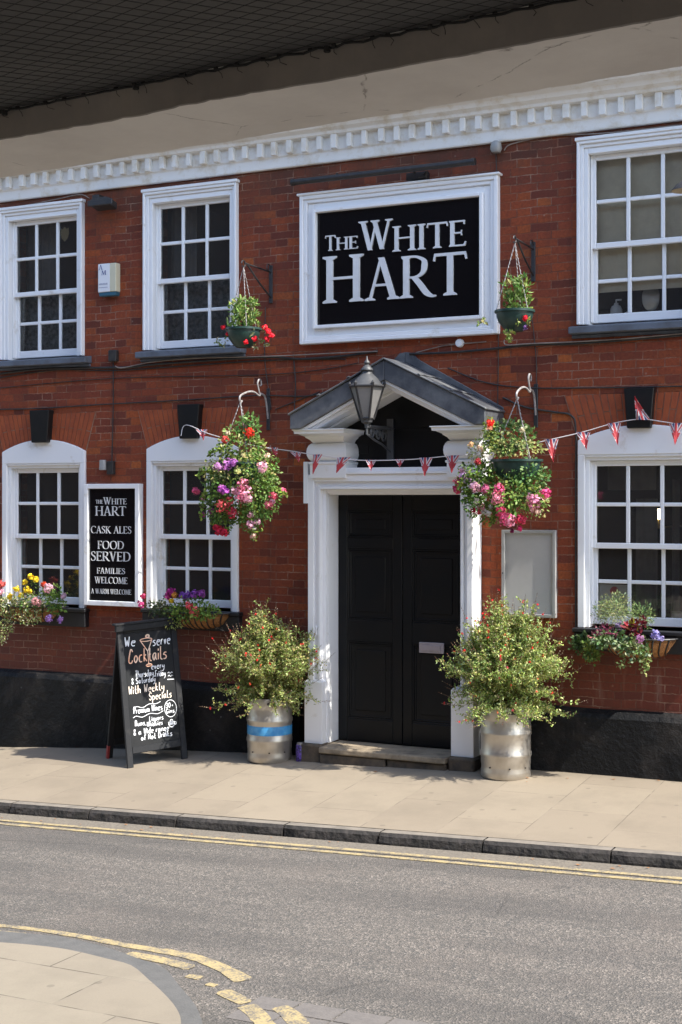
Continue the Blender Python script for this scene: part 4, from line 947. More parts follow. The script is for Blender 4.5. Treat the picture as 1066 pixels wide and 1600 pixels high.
# ------------------------------------------------------------------ hanging baskets
def chain(b, p, q, r=.0035):
    p, q = Vector(p), Vector(q); n = int((q-p).length/.016); d = (q-p)
    b.tube([p+d*i/n+Vector(((i % 2)*.003, 0, 0)) for i in range(n+1)], [r*(1.25 if i % 2 else .75) for i in range(n+1)], 5)
def bracket(px, y0, y1, reach, label, pale=False):
    c0, c1 = at(px, y0, 0), at(px, y1, 0); x = c0.x; z0, z1 = c1.z, c0.z
    t = empty('basket_bracket', (x, 0, z0), label, 'bracket', 'brackets carrying the hanging baskets')
    b = MB(); b.box(x-.017, x+.017, -.014, 0, z0, z1); b.build('wall_plate', 'black_iron', t, bevel=.003)
    b = MB()
    if not pale:
        za = z1-.06; b.tube([(x, -.01, za), (x, -reach+.02, za+.01)], .0075, 6); b.tube([(x, -.01, z0+.05), (x, -reach*.45, za-.12), (x, -reach*.85, za)], .0085, 6)
        b.tube([(x, -reach-.03*math.cos(q)*1., za+.0+.028*math.sin(q)) for q in [i*.5 for i in range(0, 12)]], .006, 6)
        b.tube([(x, -.02-.03+.03*math.cos(q), za+.035+.03*math.sin(q)) for q in [i*.5 for i in range(0, 11)]], .005, 5)
        hook = Vector((x, -reach, za-.03))
    else:
        za = z1-.07
        pts = [(x, -.01, z0+.10), (x, -.06, za-.02), (x, -.14, za+.015), (x, -.17, za-.005), (x, -.26, za+.02), (x, -.36, za+.015), (x, -reach+.02, za-.02), (x, -reach-.01, za-.05), (x, -reach+.005, za-.085), (x, -reach+.03, za-.07)]
        b.tube(cr(pts, 5), .0085, 6)
        sp_ = [(x, -.155, za+.0), (x, -.18, za+.05), (x, -.20, za+.10), (x, -.175, za+.135), (x, -.14, za+.125), (x, -.135, za+.09), (x, -.16, za+.085)]
        b.tube(cr(sp_, 5), .0075, 6); hook = Vector((x, -reach, za-.08))
    b.build('scroll_arm', 'pale_iron' if pale else 'black_iron', t, smooth=True)
    return hook
def basket_bowl(parent, c, r, h, mat='green_plastic'):
    b = MB(); b.lathe([(r*1.06, 0), (r*1.06, -.018), (r*.97, -.02), (r*.95, -h*.3), (r*.85, -h*.55), (r*.62, -h*.82), (r*.42, -h), (0, -h)], c, 20)
    b.lathe([(r*1.06, 0), (r*.98, .0), (r*.95, -.025), (0, -.025)], c, 20)
    o = b.build('bowl', mat, parent, smooth=True); return o
def small_basket(px, hook, cy, label, seed, left):
    r_ = random.Random(seed); c = Vector((hook.x, hook.y, at(px, cy, hook.y).z))
    t = empty('hanging_basket', c, label, 'hanging basket', 'hanging baskets on the pub front'); basket_bowl(t, c, .148, .165)
    b = MB()
    for k in range(3): q = R(100+120*k-(30 if left else 10)); chain(b, (c.x+.145*math.cos(q), c.y+.145*math.sin(q), c.z), hook)
    b.build('chain', 'pale_iron', t)
    pts = []
    for _ in range(95 if left else 70):
        q, rr, hh = r_.uniform(0, 6.28), .13*math.sqrt(r_.random()), r_.random()
        if left: pts.append((c.x+rr*math.cos(q)*(1.15-.3*hh), c.y+rr*math.sin(q), c.z-.01+.24*hh))
        else: pts.append((c.x+rr*math.cos(q)*(.75)+.015, c.y+rr*math.sin(q)*.7, c.z-.01+.30*hh*r_.uniform(.6, 1)))
    shrub_leaves('foliage', t, pts, r_, [(.16, .26, .05), (.22, .33, .07), (.10, .19, .04), (.30, .36, .12)], .055, .016, 5, .03, .8)
    return t, c, r_
hk1 = bracket(424, 415, 474, .49, 'black iron bracket on brick between the upper window and the large sign')
t, c, r_ = small_basket(379, hk1, 513, 'small green hanging basket with red petunias beside the upper window, left of the sign', 21, True)
b = MB()
for px, py in ((349, 512), (357, 522), (414, 512), (419, 517), (424, 524), (398, 529), (417, 530), (384, 534)): b = MB(); p = at(px, py, -.57); blossom(b, p, .022, (.80, .03, .05), r_, 26, .026); b.build('red_flower', 'petals', t)
shrub_leaves('trailing_leaves', t, [tuple(at(px+r_.uniform(-4, 4), py+r_.uniform(-6, 6), -.56)) for px, py in ((345, 530), (352, 535), (340, 535), (362, 530), (400, 538), (408, 537), (414, 520), (412, 536), (393, 526), (346, 543))], r_, [(.25, .30, .10), (.16, .24, .06), (.36, .36, .22)], .03, .014, 9, .03, 0)
hk2 = bracket(834, 378, 440, .47, 'black iron bracket on brick between the large sign and the upper right window')
t, c, r_ = small_basket(789, hk2, 486, 'small dark green hanging basket with few trailing flowers right of the large sign', 22, False)
b = MB(); blossom(b, at(821, 497, -.57), .022, (.80, .03, .06), r_, 26, .026); b.build('red_flowers', 'petals', t)
b = MB(); blossom(b, at(821, 512, -.57), .02, (.30, .16, .42), r_, 22, .02); b.build('purple_flowers', 'petals', t)
shrub_leaves('trailing_leaves', t, [tuple(at(px+r_.uniform(-4, 4), py+r_.uniform(-4, 4), -.57)) for px, py in ((758, 495), (756, 502), (810, 501), (826, 503), (830, 499), (795, 520), (799, 526), (792, 530), (802, 518), (788, 523), (796, 530), (750, 505))], r_, [(.30, .36, .08), (.22, .32, .06), (.40, .40, .16)], .028, .018, 8, .02, 0)

def big_basket(px, hook, bowl_y, label, seed, ext, blobs, flowers, strands):
    r_ = random.Random(seed); c = Vector((hook.x, hook.y, at(px, bowl_y, hook.y).z))
    t = empty('hanging_basket', c, label, 'hanging basket', 'hanging baskets on the pub front'); basket_bowl(t, c, .19, .2)
    b = MB()
    for k in range(3): q = R(80+120*k); chain(b, (c.x+.19*math.cos(q), c.y+.19*math.sin(q), c.z), hook, .004)
    b.build('chain', 'pale_iron', t)
    # foliage as many small leaves over overlapping clumps
    b = MB()
    for (bx, by, rx, rz, dep, cols, n, ll) in blobs:
        cc = at(bx, by, hook.y-dep); ax_, az_ = rx/168., rz/178.
        for _ in range(n):
            d = rv(r_); k = r_.uniform(.55, 1.05); p = cc+Vector((d.x*ax_*k, d.y*min(ax_, .24)*k, d.z*az_*k)); b.tint = jit(r_.choice(cols), r_, .3)
            if p.y > -.02: p.y = -.02-r_.random()*.04
            dd = (d+rv(r_)*.8); dd.z -= .2; leaf(b, p, dd, (d+rv(r_)*.6), ll*r_.uniform(.6, 1.3), ll*.62*r_.uniform(.7, 1.2))
    b.build('foliage', 'leaves', t)
    for pts in strands:
        b = MB(); P3 = cr([at(x_, y_, hook.y-.20) for x_, y_ in pts], 6); b.tint = (.14, .10, .04); b.tube(P3, .0022, 4)
        for p in P3:
            for _ in range(4): b.tint = jit(r_.choice(GREENS), r_); leaf(b, p+rv(r_)*.012, rv(r_), rv(r_), .032, .02)
        b.build('trailing_stem', 'leaves', t)
    by = {}
    for (fx, fy, fr, col, nm, dep) in flowers: by.setdefault(nm, []).append((fx, fy, fr, col, dep))
    for nm, fl2 in by.items():
        for fx, fy, fr, col, dep in fl2: b = MB(); blossom(b, at(fx, fy, hook.y-dep), fr/172., col, r_, int(14+fr*4.5), .026 if fr > 5 else .02, dark=tuple(v*.78 for v in col)); b.build(nm[:-1] if nm[-1] == 's' else nm, 'petals', t)
hk3 = bracket(420, 607, 672, .50, 'dark iron wall bracket with pale scroll arm between lower window and doorway', True)
G2 = [(.13, .23, .04), (.20, .31, .06), (.08, .15, .03)]; GY = [(.32, .37, .10), (.44, .45, .18), (.2, .28, .07)]
big_basket(378, hk3, 722, 'big round hanging basket spilling pink and purple flowers left of the doorway', 31, None,
  [(378, 765, 58, 52, .02, G2, 1500, .036), (352, 735, 30, 24, .08, GY, 420, .03), (405, 735, 30, 30, .06, G2+GY, 520, .032), (378, 698, 32, 26, .02, GY+G2, 520, .036), (388, 668, 16, 20, 0, [(.10, .20, .05), (.16, .28, .07)], 190, .04),
   (345, 790, 26, 30, .1, G2, 420, .03), (408, 775, 28, 40, .1, [(.12, .22, .05), (.17, .27, .06)], 560, .03), (350, 815, 16, 16, .1, G2, 160, .028), (395, 810, 16, 26, .12, G2, 220, .026), (362, 678, 12, 14, .02, GY, 90, .03)],
  [(389, 677, 8, (.75, .04, .02), 'red_flowers', .1), (352, 687, 6, (.75, .12, .10), 'red_flowers', .15), (357, 726, 10, (.58, .20, .55), 'purple_flowers', .22), (341, 730, 8, (.62, .30, .58), 'purple_flowers', .2), (365, 723, 6, (.58, .2, .58), 'purple_flowers', .24),
   (347, 764, 7, (.50, .12, .48), 'purple_flowers', .24), (352, 768, 6, (.52, .10, .5), 'purple_flowers', .24), (410, 730, 9, LPINK, 'pale_pink_flowers', .22), (380, 758, 10, (.82, .26, .38), 'pink_flowers', .24), (383, 770, 12, (.84, .36, .48), 'pink_flowers', .25), (378, 776, 10, (.82, .30, .42), 'pink_flowers', .25), (387, 779, 7, LPINK, 'pink_flowers', .25),
   (306, 767, 6, PINK, 'pink_flowers', .1), (367, 767, 6, LPINK, 'pink_flowers', .24), (348, 791, 11, CORAL, 'coral_flowers', .24), (358, 783, 7, CORAL, 'coral_flowers', .24), (364, 801, 9, (.55, .05, .08), 'coral_flowers', .2), (343, 829, 8, (.60, .02, .06), 'crimson_flowers', .2), (351, 832, 7, (.60, .02, .06), 'crimson_flowers', .2), (338, 824, 5, (.6, .02, .06), 'crimson_flowers', .2),
   (441, 769, 7, (.84, .18, .32), 'rose_flowers', .12), (427, 775, 7, (.75, .14, .22), 'rose_flowers', .14), (421, 788, 8, (.75, .2, .28), 'rose_flowers', .18), (426, 784, 4, LPINK, 'rose_flowers', .18), (392, 804, 5, LPINK, 'fuchsia_bells', .2), (391, 820, 6, LPINK, 'fuchsia_bells', .2), (402, 815, 5, LPINK, 'fuchsia_bells', .2), (396, 838, 5, (.78, .5, .42), 'fuchsia_bells', .2), (397, 826, 3, WHITE, 'fuchsia_bells', .2), (318, 778, 4, LPINK, 'fuchsia_bells', .15), (317, 804, 4, MAG, 'fuchsia_bells', .15), (330, 798, 5, (.3, .05, .2), 'fuchsia_bells', .18),
   (380, 711, 4, (.62, .58, .3), 'cream_flowers', .22), (418, 712, 4, (.75, .6, .45), 'cream_flowers', .2), (356, 677, 4, (.7, .58, .42), 'cream_flowers', .1), (372, 736, 5, (.60, .60, .25), 'cream_flowers', .25)],
  [[(398, 790), (400, 815), (396, 845)], [(325, 760), (316, 785), (314, 808)], [(430, 765), (438, 768), (445, 772)], [(330, 740), (316, 735), (310, 742)], [(350, 700), (334, 705), (328, 712)]])
hk4 = bracket(838, 600, 668, .48, 'dark iron wall bracket with pale scroll arm between doorway and lower right window', True)
big_basket(790, hk4, 718, 'big hanging basket with pink fuchsias and a dark bowl right of the doorway', 32, None,
  [(785, 765, 56, 34, .02, G2, 1250, .036), (745, 745, 26, 24, .06, G2, 380, .032), (825, 750, 28, 28, .06, [(.08, .17, .05), (.11, .2, .05)], 450, .034), (793, 682, 34, 24, -.06, [(.08, .15, .04), (.12, .2, .05), (.16, .2, .07)], 620, .036), (766, 680, 9, 24, .08, [(.3, .38, .08), (.22, .32, .06)], 150, .03), (800, 700, 40, 12, .06, GY, 240, .03),
   (800, 780, 22, 28, .18, [(.25, .36, .08), (.18, .3, .06)], 190, .034), (760, 790, 30, 24, .1, G2, 320, .028), (835, 785, 20, 22, .1, GY, 150, .024), (745, 705, 12, 14, .08, GY+[(.5, .45, .3)], 110, .024)],
  [(766, 661, 6, (.80, .03, .02), 'red_flowers', .12), (765, 668, 4, (.8, .45, .3), 'red_flowers', .14), (726, 745, 8, (.72, .45, .68), 'lilac_flowers', .14), (730, 749, 6, (.72, .5, .72), 'lilac_flowers', .15), (717, 752, 8, (.75, .12, .2), 'hot_pink_flowers', .1), (714, 765, 6, (.68, .06, .16), 'hot_pink_flowers', .1), (723, 735, 5, LPINK, 'hot_pink_flowers', .12),
   (742, 761, 8, LPINK, 'pink_flowers', .2), (780, 765, 8, PINK, 'pink_flowers', .26), (777, 778, 10, (.78, .3, .4), 'pink_flowers', .26), (758, 764, 7, (.6, .16, .3), 'pink_flowers', .24), (835, 782, 11, (.85, .32, .48), 'pink_flowers', .2), (853, 771, 8, (.75, .1, .28), 'pink_flowers', .14), (828, 777, 6, LPINK, 'pink_flowers', .2), (845, 785, 5, LPINK, 'pink_flowers', .18),
   (790, 810, 12, (.80, .12, .28), 'magenta_flowers', .22), (797, 813, 9, (.84, .34, .46), 'magenta_flowers', .22), (783, 800, 8, (.7, .08, .18), 'magenta_flowers', .22), (814, 812, 8, (.68, .07, .15), 'magenta_flowers', .2), (812, 826, 4, (.6, .03, .15), 'magenta_flowers', .2), (800, 829, 3, (.22, .01, .08), 'magenta_flowers', .2),
   (753, 795, 6, (.7, .3, .3), 'fuchsia_bells', .2), (747, 800, 5, (.6, .06, .08), 'fuchsia_bells', .2), (757, 800, 4, WHITE, 'fuchsia_bells', .22), (764, 803, 4, WHITE, 'fuchsia_bells', .22), (745, 783, 4, WHITE, 'fuchsia_bells', .2), (740, 797, 4, (.5, .03, .06), 'fuchsia_bells', .2), (832, 795, 5, (.7, .4, .4), 'fuchsia_bells', .2), (840, 800, 4, (.7, .5, .4), 'fuchsia_bells', .2), (767, 792, 4, WHITE, 'fuchsia_bells', .2), (736, 694, 4, (.75, .5, .25), 'cream_flowers', .14), (750, 700, 5, (.72, .55, .4), 'cream_flowers', .14), (747, 722, 5, (.5, .05, .06), 'cream_flowers', .16), (815, 672, 4, (.6, .55, .4), 'cream_flowers', .1)],
  [[(745, 740), (728, 745), (716, 760)], [(830, 760), (842, 775), (850, 790)], [(775, 790), (772, 805), (768, 818)]])

# ------------------------------------------------------------------ window planters
def planter(x0, x1, zt, h, y0, label, seed, clumps, flowers, visible=None):
    r_ = random.Random(seed); xm = (x0+x1)/2
    t = empty('window_planter', (xm, -.01, zt-h), label, 'planter', 'wire trough planters under the windows')
    n = 18; m = 8
    def pt(u, v, k=1.0):       # half-bowl trough: u along, v from rim front to bottom back
        xx = x0+(x1-x0)*u; ew = math.sin(math.pi*min(1, max(0, u)))**.38; q = v*math.pi/2
        return (xm+(xx-xm)*(1-.22*math.sin(q)*k), -.012-y0*ew*math.cos(q)*k, zt-h*math.sin(q)**.9*(.45+.55*ew))
    b = MB()
    for i in range(n):
        for j in range(m): b.quad(pt(i/n, j/m, .985), pt((i+1)/n, j/m, .985), pt((i+1)/n, (j+1)/m, .985), pt(i/n, (j+1)/m, .985))
    b.build('coir_liner', 'coir', t, smooth=True)
    b = MB(); b.tube([pt(i/24, 0) for i in range(25)], .008, 6); b.tube([(x0, -.012, zt), (x1, -.012, zt)], .008, 6)
    for i in range(1, 12): b.tube([pt(i/12, j/6, 1.01) for j in range(7)], .0065, 5)
    b.build('wire_frame', 'black_iron', t)
    b = MB()
    for i in range(n): b.quad((x0+(x1-x0)*i/n, -.013, zt-.02), tuple(Vector(pt(i/n, 0))-Vector((0, 0, .02))), tuple(Vector(pt((i+1)/n, 0))-Vector((0, 0, .02))), (x0+(x1-x0)*(i+1)/n, -.013, zt-.02))
    b.build('compost', 'soil', t)
    for nm, lst in clumps.items():
        b = MB()
        for (px, py, rx, rz, y, cols, k, ll, asp) in lst:
            c = at(px, py, y)
            for _ in range(k):
                d = rv(r_); s = r_.uniform(.2, 1.05); p = c+Vector((d.x*rx/175*s, d.y*min(.12, rx/175)*s, d.z*rz/180*s)); b.tint = jit(r_.choice(cols), r_, .3)
                if p.y > -.02: p.y = -.02
                dd = d+rv(r_)*.7; leaf(b, p, dd, rv(r_), ll*r_.uniform(.6, 1.3), ll*asp*r_.uniform(.7, 1.2))
        b.build(nm, 'leaves', t)
    by = {}
    for (fx, fy, fr, col, nm, y) in flowers: by.setdefault(nm, []).append((fx, fy, fr, col, y))
    for nm, fl2 in by.items():
        for fx, fy, fr, col, y in fl2: b = MB(); blossom(b, at(fx, fy, y), fr/172., col, r_, int(14+fr*4.5), .024, dark=tuple(v*.65 for v in col)); b.build(nm[:-1], 'petals', t)
    return t
VAR = [(.45, .46, .22), (.30, .36, .12), (.20, .27, .07), (.5, .45, .3)]
planter(at(-30, 960, -.2).x, at(88, 960, -.2).x, at(40, 948, -.2).z, .17, .24, 'trough planter with yellow and lilac flowers under the far left lower window', 41,
  {'foliage': [(15, 945, 30, 20, -.22, VAR, 420, .028, .6), (50, 942, 34, 18, -.22, VAR+G2, 420, .028, .6), (88, 940, 16, 26, -.22, G2, 300, .03, .7), (45, 965, 30, 12, -.27, VAR, 190, .024, .6), (10, 975, 12, 25, -.27, VAR, 170, .024, .6), (4, 996, 7, 14, -.27, VAR, 60, .024, .6), (75, 925, 14, 14, -.2, G2, 120, .028, .6)],
   'stems': [(52, 912, 3, 14, -.22, G2, 24, .04, .15), (42, 918, 3, 10, -.22, G2, 14, .04, .15)]},
  [(48, 901, 5, YEL, 'yellow_flowers', -.24), (56, 905, 5, YEL, 'yellow_flowers', -.24), (39, 910, 5, YEL, 'yellow_flowers', -.24), (26, 921, 6, YEL, 'yellow_flowers', -.27), (42, 922, 6, YEL, 'yellow_flowers', -.27), (33, 929, 6, YEL, 'yellow_flowers', -.27), (16, 932, 5, YEL, 'yellow_flowers', -.27), (47, 924, 4, YEL, 'yellow_flowers', -.27),
   (68, 913, 5, (.75, .09, .03), 'red_flowers', -.26), (75, 919, 9, (.78, .48, .55), 'pink_flowers', -.28), (57, 940, 9, (.62, .30, .30), 'dusty_pink_flowers', -.3), (2, 912, 8, (.78, .14, .12), 'coral_flowers', -.28), (0, 924, 7, LPINK, 'coral_flowers', -.28), (99, 931, 5, (.72, .5, .62), 'lilac_flowers', -.24), (77, 967, 7, (.50, .28, .66), 'lilac_flowers', -.32), (95, 968, 6, (.52, .30, .68), 'lilac_flowers', -.3)])
planter(at(245, 965, -.2).x, at(352, 965, -.2).x, at(300, 958, -.2).z, .16, .22, 'trough planter with purple and coral flowers under the window behind the chalkboard', 42,
  {'foliage': [(250, 950, 26, 14, -.2, [(.06, .09, .03), (.12, .13, .06)], 320, .026, .6), (285, 958, 30, 16, -.24, G2, 380, .028, .6), (320, 955, 22, 14, -.26, [(.22, .32, .06), (.14, .24, .05)], 260, .03, .7), (270, 975, 14, 8, -.26, [(.3, .36, .1)], 90, .026, .6), (300, 940, 22, 12, -.2, G2, 160, .028, .6)]},
  [(267, 925, 8, MAG, 'magenta_flowers', -.24), (262, 931, 6, (.55, .06, .28), 'magenta_flowers', -.24), (273, 930, 5, (.78, .35, .06), 'orange_flowers', -.25), (268, 939, 4, YEL, 'orange_flowers', -.26), (292, 931, 9, PURP, 'purple_flowers', -.25), (284, 930, 6, (.3, .1, .5), 'purple_flowers', -.25), (304, 929, 8, (.32, .08, .42), 'purple_flowers', -.24), (315, 927, 7, (.36, .08, .38), 'purple_flowers', -.22), (296, 946, 7, (.75, .12, .14), 'coral_flowers', -.3), (304, 956, 8, (.80, .14, .15), 'coral_flowers', -.32), (223, 932, 4, (.7, .07, .2), 'pink_flowers', -.16), (220, 944, 6, (.6, .08, .26), 'pink_flowers', -.16)])
planter(at(925, 990, -.2).x, at(1056, 990, -.2).x, at(990, 998, -.2).z, .17, .25, 'trough planter with variegated ivy and coleus under the lower right window', 43,
  {'grassy_shrub': [(962, 952, 24, 24, -.2, [(.30, .36, .14), (.22, .28, .10), (.38, .42, .22)], 900, .024, .25), (940, 958, 12, 18, -.2, [(.26, .32, .14)], 260, .024, .25), (1003, 962, 17, 18, -.2, [(.16, .25, .09), (.22, .3, .1)], 380, .034, .16)],
   'ivy': [(955, 1000, 26, 12, -.28, [(.30, .38, .24), (.16, .25, .10), (.12, .2, .06)], 300, .032, .9), (990, 1012, 24, 18, -.3, [(.30, .36, .2), (.14, .22, .06)], 300, .028, .9), (1008, 1030, 8, 20, -.3, [(.28, .32, .12), (.18, .26, .08)], 130, .026, .8), (925, 1015, 14, 20, -.2, [(.20, .28, .06), (.12, .2, .05)], 240, .028, .8), (905, 1005, 14, 16, -.12, [(.06, .11, .03)], 200, .028, .7), (975, 1038, 10, 6, -.3, [(.2, .26, .1)], 40, .022, .8)],
   'coleus': [(988, 983, 10, 10, -.27, [(.24, .02, .03), (.14, .01, .02), (.45, .36, .05)], 60, .05, .55), (1000, 975, 9, 8, -.27, [(.16, .01, .02), (.10, .01, .02)], 40, .045, .5), (950, 986, 18, 8, -.25, [(.16, .02, .06), (.30, .08, .12), (.10, .02, .04)], 150, .03, .6), (930, 993, 8, 4, -.25, [(.45, .16, .16)], 20, .03, .5)]},
  [(1024, 992, 7, (.34, .30, .62), 'mauve_flowers', -.28), (1032, 996, 5, (.40, .36, .66), 'mauve_flowers', -.28), (1000, 999, 6, (.55, .25, .5), 'mauve_flowers', -.33), (967, 976, 5, (.34, .26, .42), 'mauve_flowers', -.26)])

# ------------------------------------------------------------------ kegs with shrubs
def keg(c, label, stripe, rad=.192, h=.545):
    t = empty('beer_keg', c, label, 'keg', 'steel beer kegs used as plant pots')
    r = rad; b = MB()
    prof = [(r*.96, 0), (r*1.0, .012), (r*1.0, .055), (r*.985, .075), (r*.985, .10), (r*1.0, .112), (r*1.0, .16), (r*1.035, .178), (r*1.035, .196), (r*1.0, .214), (r*1.0, .33), (r*1.035, .346), (r*1.035, .364), (r*1.0, .38), (r*1.0, .43), (r*.985, .445), (r*.99, .465), (r*1.0, .475), (r*1.0, h-.012), (r*.985, h), (r*.955, h), (r*.955, h-.05), (0, h-.055)]
    b.lathe(prof, c, 48); o = b.build('shell', 'keg_steel', t, smooth=True)
    if stripe:
        b = MB(); b.lathe([(r*1.004, .235), (r*1.007, .238), (r*1.007, .308), (r*1.004, .312)], c, 48); b.build('blue_band', 'keg_blue', t, smooth=True)
    for q in (R(-57), R(63), R(183)):
        b = MB(); A = []
        for i in range(14):
            w_ = 6.28*i/14; a = q+.19*math.copysign(abs(math.cos(w_))**.7, math.cos(w_)); z = h-.038+.014*math.copysign(abs(math.sin(w_))**.7, math.sin(w_)); A.append((c[0]+r*1.006*math.cos(a), c[1]+r*1.006*math.sin(a), c[2]+z))
        b.add(A, [tuple(range(14))]); b.build('hand_hole', 'cable_black', t)
    for q in (-110, -62, -20): b = MB(); b.lathe([(0, 0), (.007, 0), (.007, .008), (0, .009)], (c[0]+r*1.0*math.cos(R(q)), c[1]+r*1.0*math.sin(R(q)), c[2]+.088), 8); b.build('drain_hole', 'cable_black', t)
    b = MB(); b.lathe([(r*.95, h-.03), (0, h-.015)], c, 24); b.build('compost', 'soil', t)
    return t
def zfit(px, py, y): return at(px, py, y)
kl = on_pave(422, 1195); kl = Vector((kl.x, kl.y+.185, 0)); kl.z = pavez(kl.x, kl.y-.15)
krr = on_pave(791.5, 1221); krr = Vector((krr.x, krr.y+.185, 0)); krr.z = pavez(krr.x, krr.y-.15)
print('KEGS', kl, krr)
kl.y = min(kl.y, -.285); krr.y = min(krr.y, -.285); kl.x = at(421.5, 1190, kl.y).x; krr.x = at(790.5, 1190, krr.y).x
keg(kl, 'steel beer keg with blue band left of the doorway, used as plant pot', True)
keg(krr, 'plain steel beer keg without a band right of the doorway, used as plant pot', False, .196, .565)
def salvia(c, top, label, seed, rx, hgt, nst, lean, leafc):
    """airy shrub: many arching stems that carry small leaves, buds and a few red flowers at the tips"""
    r_ = random.Random(seed); t = empty('salvia_shrub', (c.x, c.y, top), label, 'shrub', 'flowering shrubs growing in the kegs')
    sb = MB(); lb = MB(); fb = MB(); bb = MB()
    for i in range(nst):
        q = r_.uniform(0, 6.283); e = r_.random()**.62; out = rx*e*r_.uniform(.75, 1.08); hh = hgt*(1-.55*e**2.2)*r_.uniform(.72, 1.08)
        base = Vector((c.x+.11*math.cos(q)*r_.random(), c.y+.11*math.sin(q)*r_.random(), top-.02))
        end = Vector((c.x+lean+out*math.cos(q), c.y+out*math.sin(q)*.62-.05, top+hh*(1+.12*math.sin(q*3+seed))))
        if end.y > -.04: end.y = -.04-r_.random()*.05
        if r_.random() < .22 and e > .5: end.z = top+r_.uniform(-.10, .16)
        mid = base.lerp(end, .5)+Vector((-(end.x-base.x)*.12, 0, .10*hgt)); P3 = cr([base, mid, end], 7)
        sb.tint = None; sb.tube(P3, [.0028*(1-.6*j/len(P3)) for j in range(len(P3))], 3, cap=False)
        L_ = len(P3)
        for j in range(1, L_):
            f = j/L_
            if f < .22: continue
            k = 9 if f < .85 else 4
            for _ in range(k):
                p = P3[j]+rv(r_)*.028*r_.random(); d = rv(r_); d.z += .25; lb.tint = jit(r_.choice(leafc), r_, .32); leaf(lb, p, d, rv(r_), .018*r_.uniform(.5, 1.6), .0095*r_.uniform(.6, 1.5))
            if r_.random() < .55:
                # short side twig
                d = (rv(r_)+Vector((0, 0, .4))).normalized(); ln = r_.uniform(.04, .10)
                sb.tube([P3[j], P3[j]+d*ln], [.0015, .0008], 3, cap=False)
                for s2 in (.35, .55, .75, 1.):
                    for _ in range(2): lb.tint = jit(r_.choice(leafc), r_, .32); leaf(lb, P3[j]+d*ln*s2, rv(r_)+d*.5, rv(r_), .021*r_.uniform(.6, 1.3), .012)
        # flower spike: bare stalk with calyces
        if r_.random() < .62:
            d = (end-mid).normalized(); d.z += .5; d.normalize(); ln = r_.uniform(.05, .15); sb.tube([end, end+d*ln], [.0014, .0008], 3, cap=False)
            for s2 in range(int(ln/.02)):
                p = end+d*(.02*s2+.01); bb.tint = jit(r_.choice([(.30, .10, .08), (.42, .34, .22), (.20, .06, .06), (.5, .42, .34)]), r_); leaf(bb, p, rv(r_)+d, rv(r_), .011, .006)
                if r_.random() < .07: blossom(fb, p+rv(r_)*.01, .010, (.72, .03, .03), r_, 6, .014)
    tag(sb.build('stems', 'twig', t), kind='stuff'); tag(lb.build('leaves', 'leaves', t), kind='stuff'); tag(bb.build('seed_heads', 'leaves', t), kind='stuff')
    for _ in range(9):
        q = r_.uniform(math.pi, 6.28); e = r_.random(); p = Vector((c.x+rx*.9*e*math.cos(q), c.y+.45*rx*math.sin(q)-.1, top+hgt*r_.uniform(.0, .85))); blossom(fb, p, .010, r_.choice([(.75, .04, .03), (.7, .12, .05), (.6, .1, .12)]), r_, 7, .014)
    tag(fb.build('red_flowers', 'petals', t), kind='stuff')
SC = [(.30, .38, .09), (.38, .45, .13), (.18, .24, .05), (.50, .52, .22), (.34, .30, .13)]
salvia(kl, kl.z+.53, 'loose green shrub with sparse red flowers in the blue-banded keg', 51, .53, .68, 360, .0, SC)
SC2 = [(.33, .43, .10), (.43, .52, .15), (.20, .29, .06), (.54, .58, .26), (.36, .38, .15)]
salvia(krr, krr.z+.55, 'fuller bright green shrub with red flowers in the plain keg', 52, .55, .72, 480, .03, SC2)

# small purple can next to the left keg
c = on_pave(466, 1190); c = Vector((c.x, c.y+.03, 0)); c.z = pavez(c.x, c.y)
cn = empty('flower_tin', c, 'small purple patterned tin beside the blue-banded keg', 'tin')
b = MB(); b.lathe([(0, 0), (.032, 0), (.034, .005), (.034, .13), (.030, .138), (0, .138)], c, 16); b.build('body', 'purple_foil', cn, smooth=True)
b = MB(); b.lathe([(0, .1382), (.027, .1382), (.025, .155), (0, .158)], c, 16); b.build('lid', 'lamp_glass', cn, smooth=True)

# ------------------------------------------------------------------ A-board
PA = on_pave(200, 1201); PB = on_pave(294, 1185); print('AB', PA, PB)
u = (PB-PA); wid = u.length; u.normalize(); nh = Vector((u.y, -u.x, 0)).normalized(); spread = .58
Hh = 1.20
slope_v = Vector((-nh.x*spread/2, -nh.y*spread/2, Hh)); Ls = slope_v.length; v_ = slope_v.normalized(); nrm = u.cross(v_).normalized()
if nrm.dot(nh) < 0: nrm = -nrm
ab = empty('chalkboard', (PA+PB)/2-nh*spread/2, 'black wooden A-frame chalkboard with handwritten cocktail offers on the pavement', 'chalkboard')
def TF(a, d, c): return PA+u*a+v_*c-nrm*d           # local (across, depth behind the face, up)
TFF = lambda q: TF(q[0], q[1], q[2])
nb_ = Vector((-nh.x, -nh.y, 0)); v2 = Vector((nh.x*spread/2, nh.y*spread/2, Hh)).normalized(); nrm2 = (u.cross(v2)).normalized()
if nrm2.dot(nb_) < 0: nrm2 = -nrm2
zoff = pavez(PA.x-nh.x*spread, PA.y-nh.y*spread)-PA.z
TB = lambda q: PA-nh*spread+Vector((0, 0, 0))+u*q[0]+v2*q[2]-nrm2*q[1]
fw = .055
for nm, T, lab in (('front_frame', TFF, None), ('back_frame', TB, None)):
    b = MB(); b.box(0, fw, 0, .03, 0, Ls, T); b.box(wid-fw, wid, 0, .03, 0, Ls, T); b.box(fw, wid-fw, 0, .03, Ls-.075, Ls-.0, T); b.box(fw, wid-fw, 0, .03, .115, .175, T)
    o = b.build(nm, 'board_frame', ab, bevel=.004)
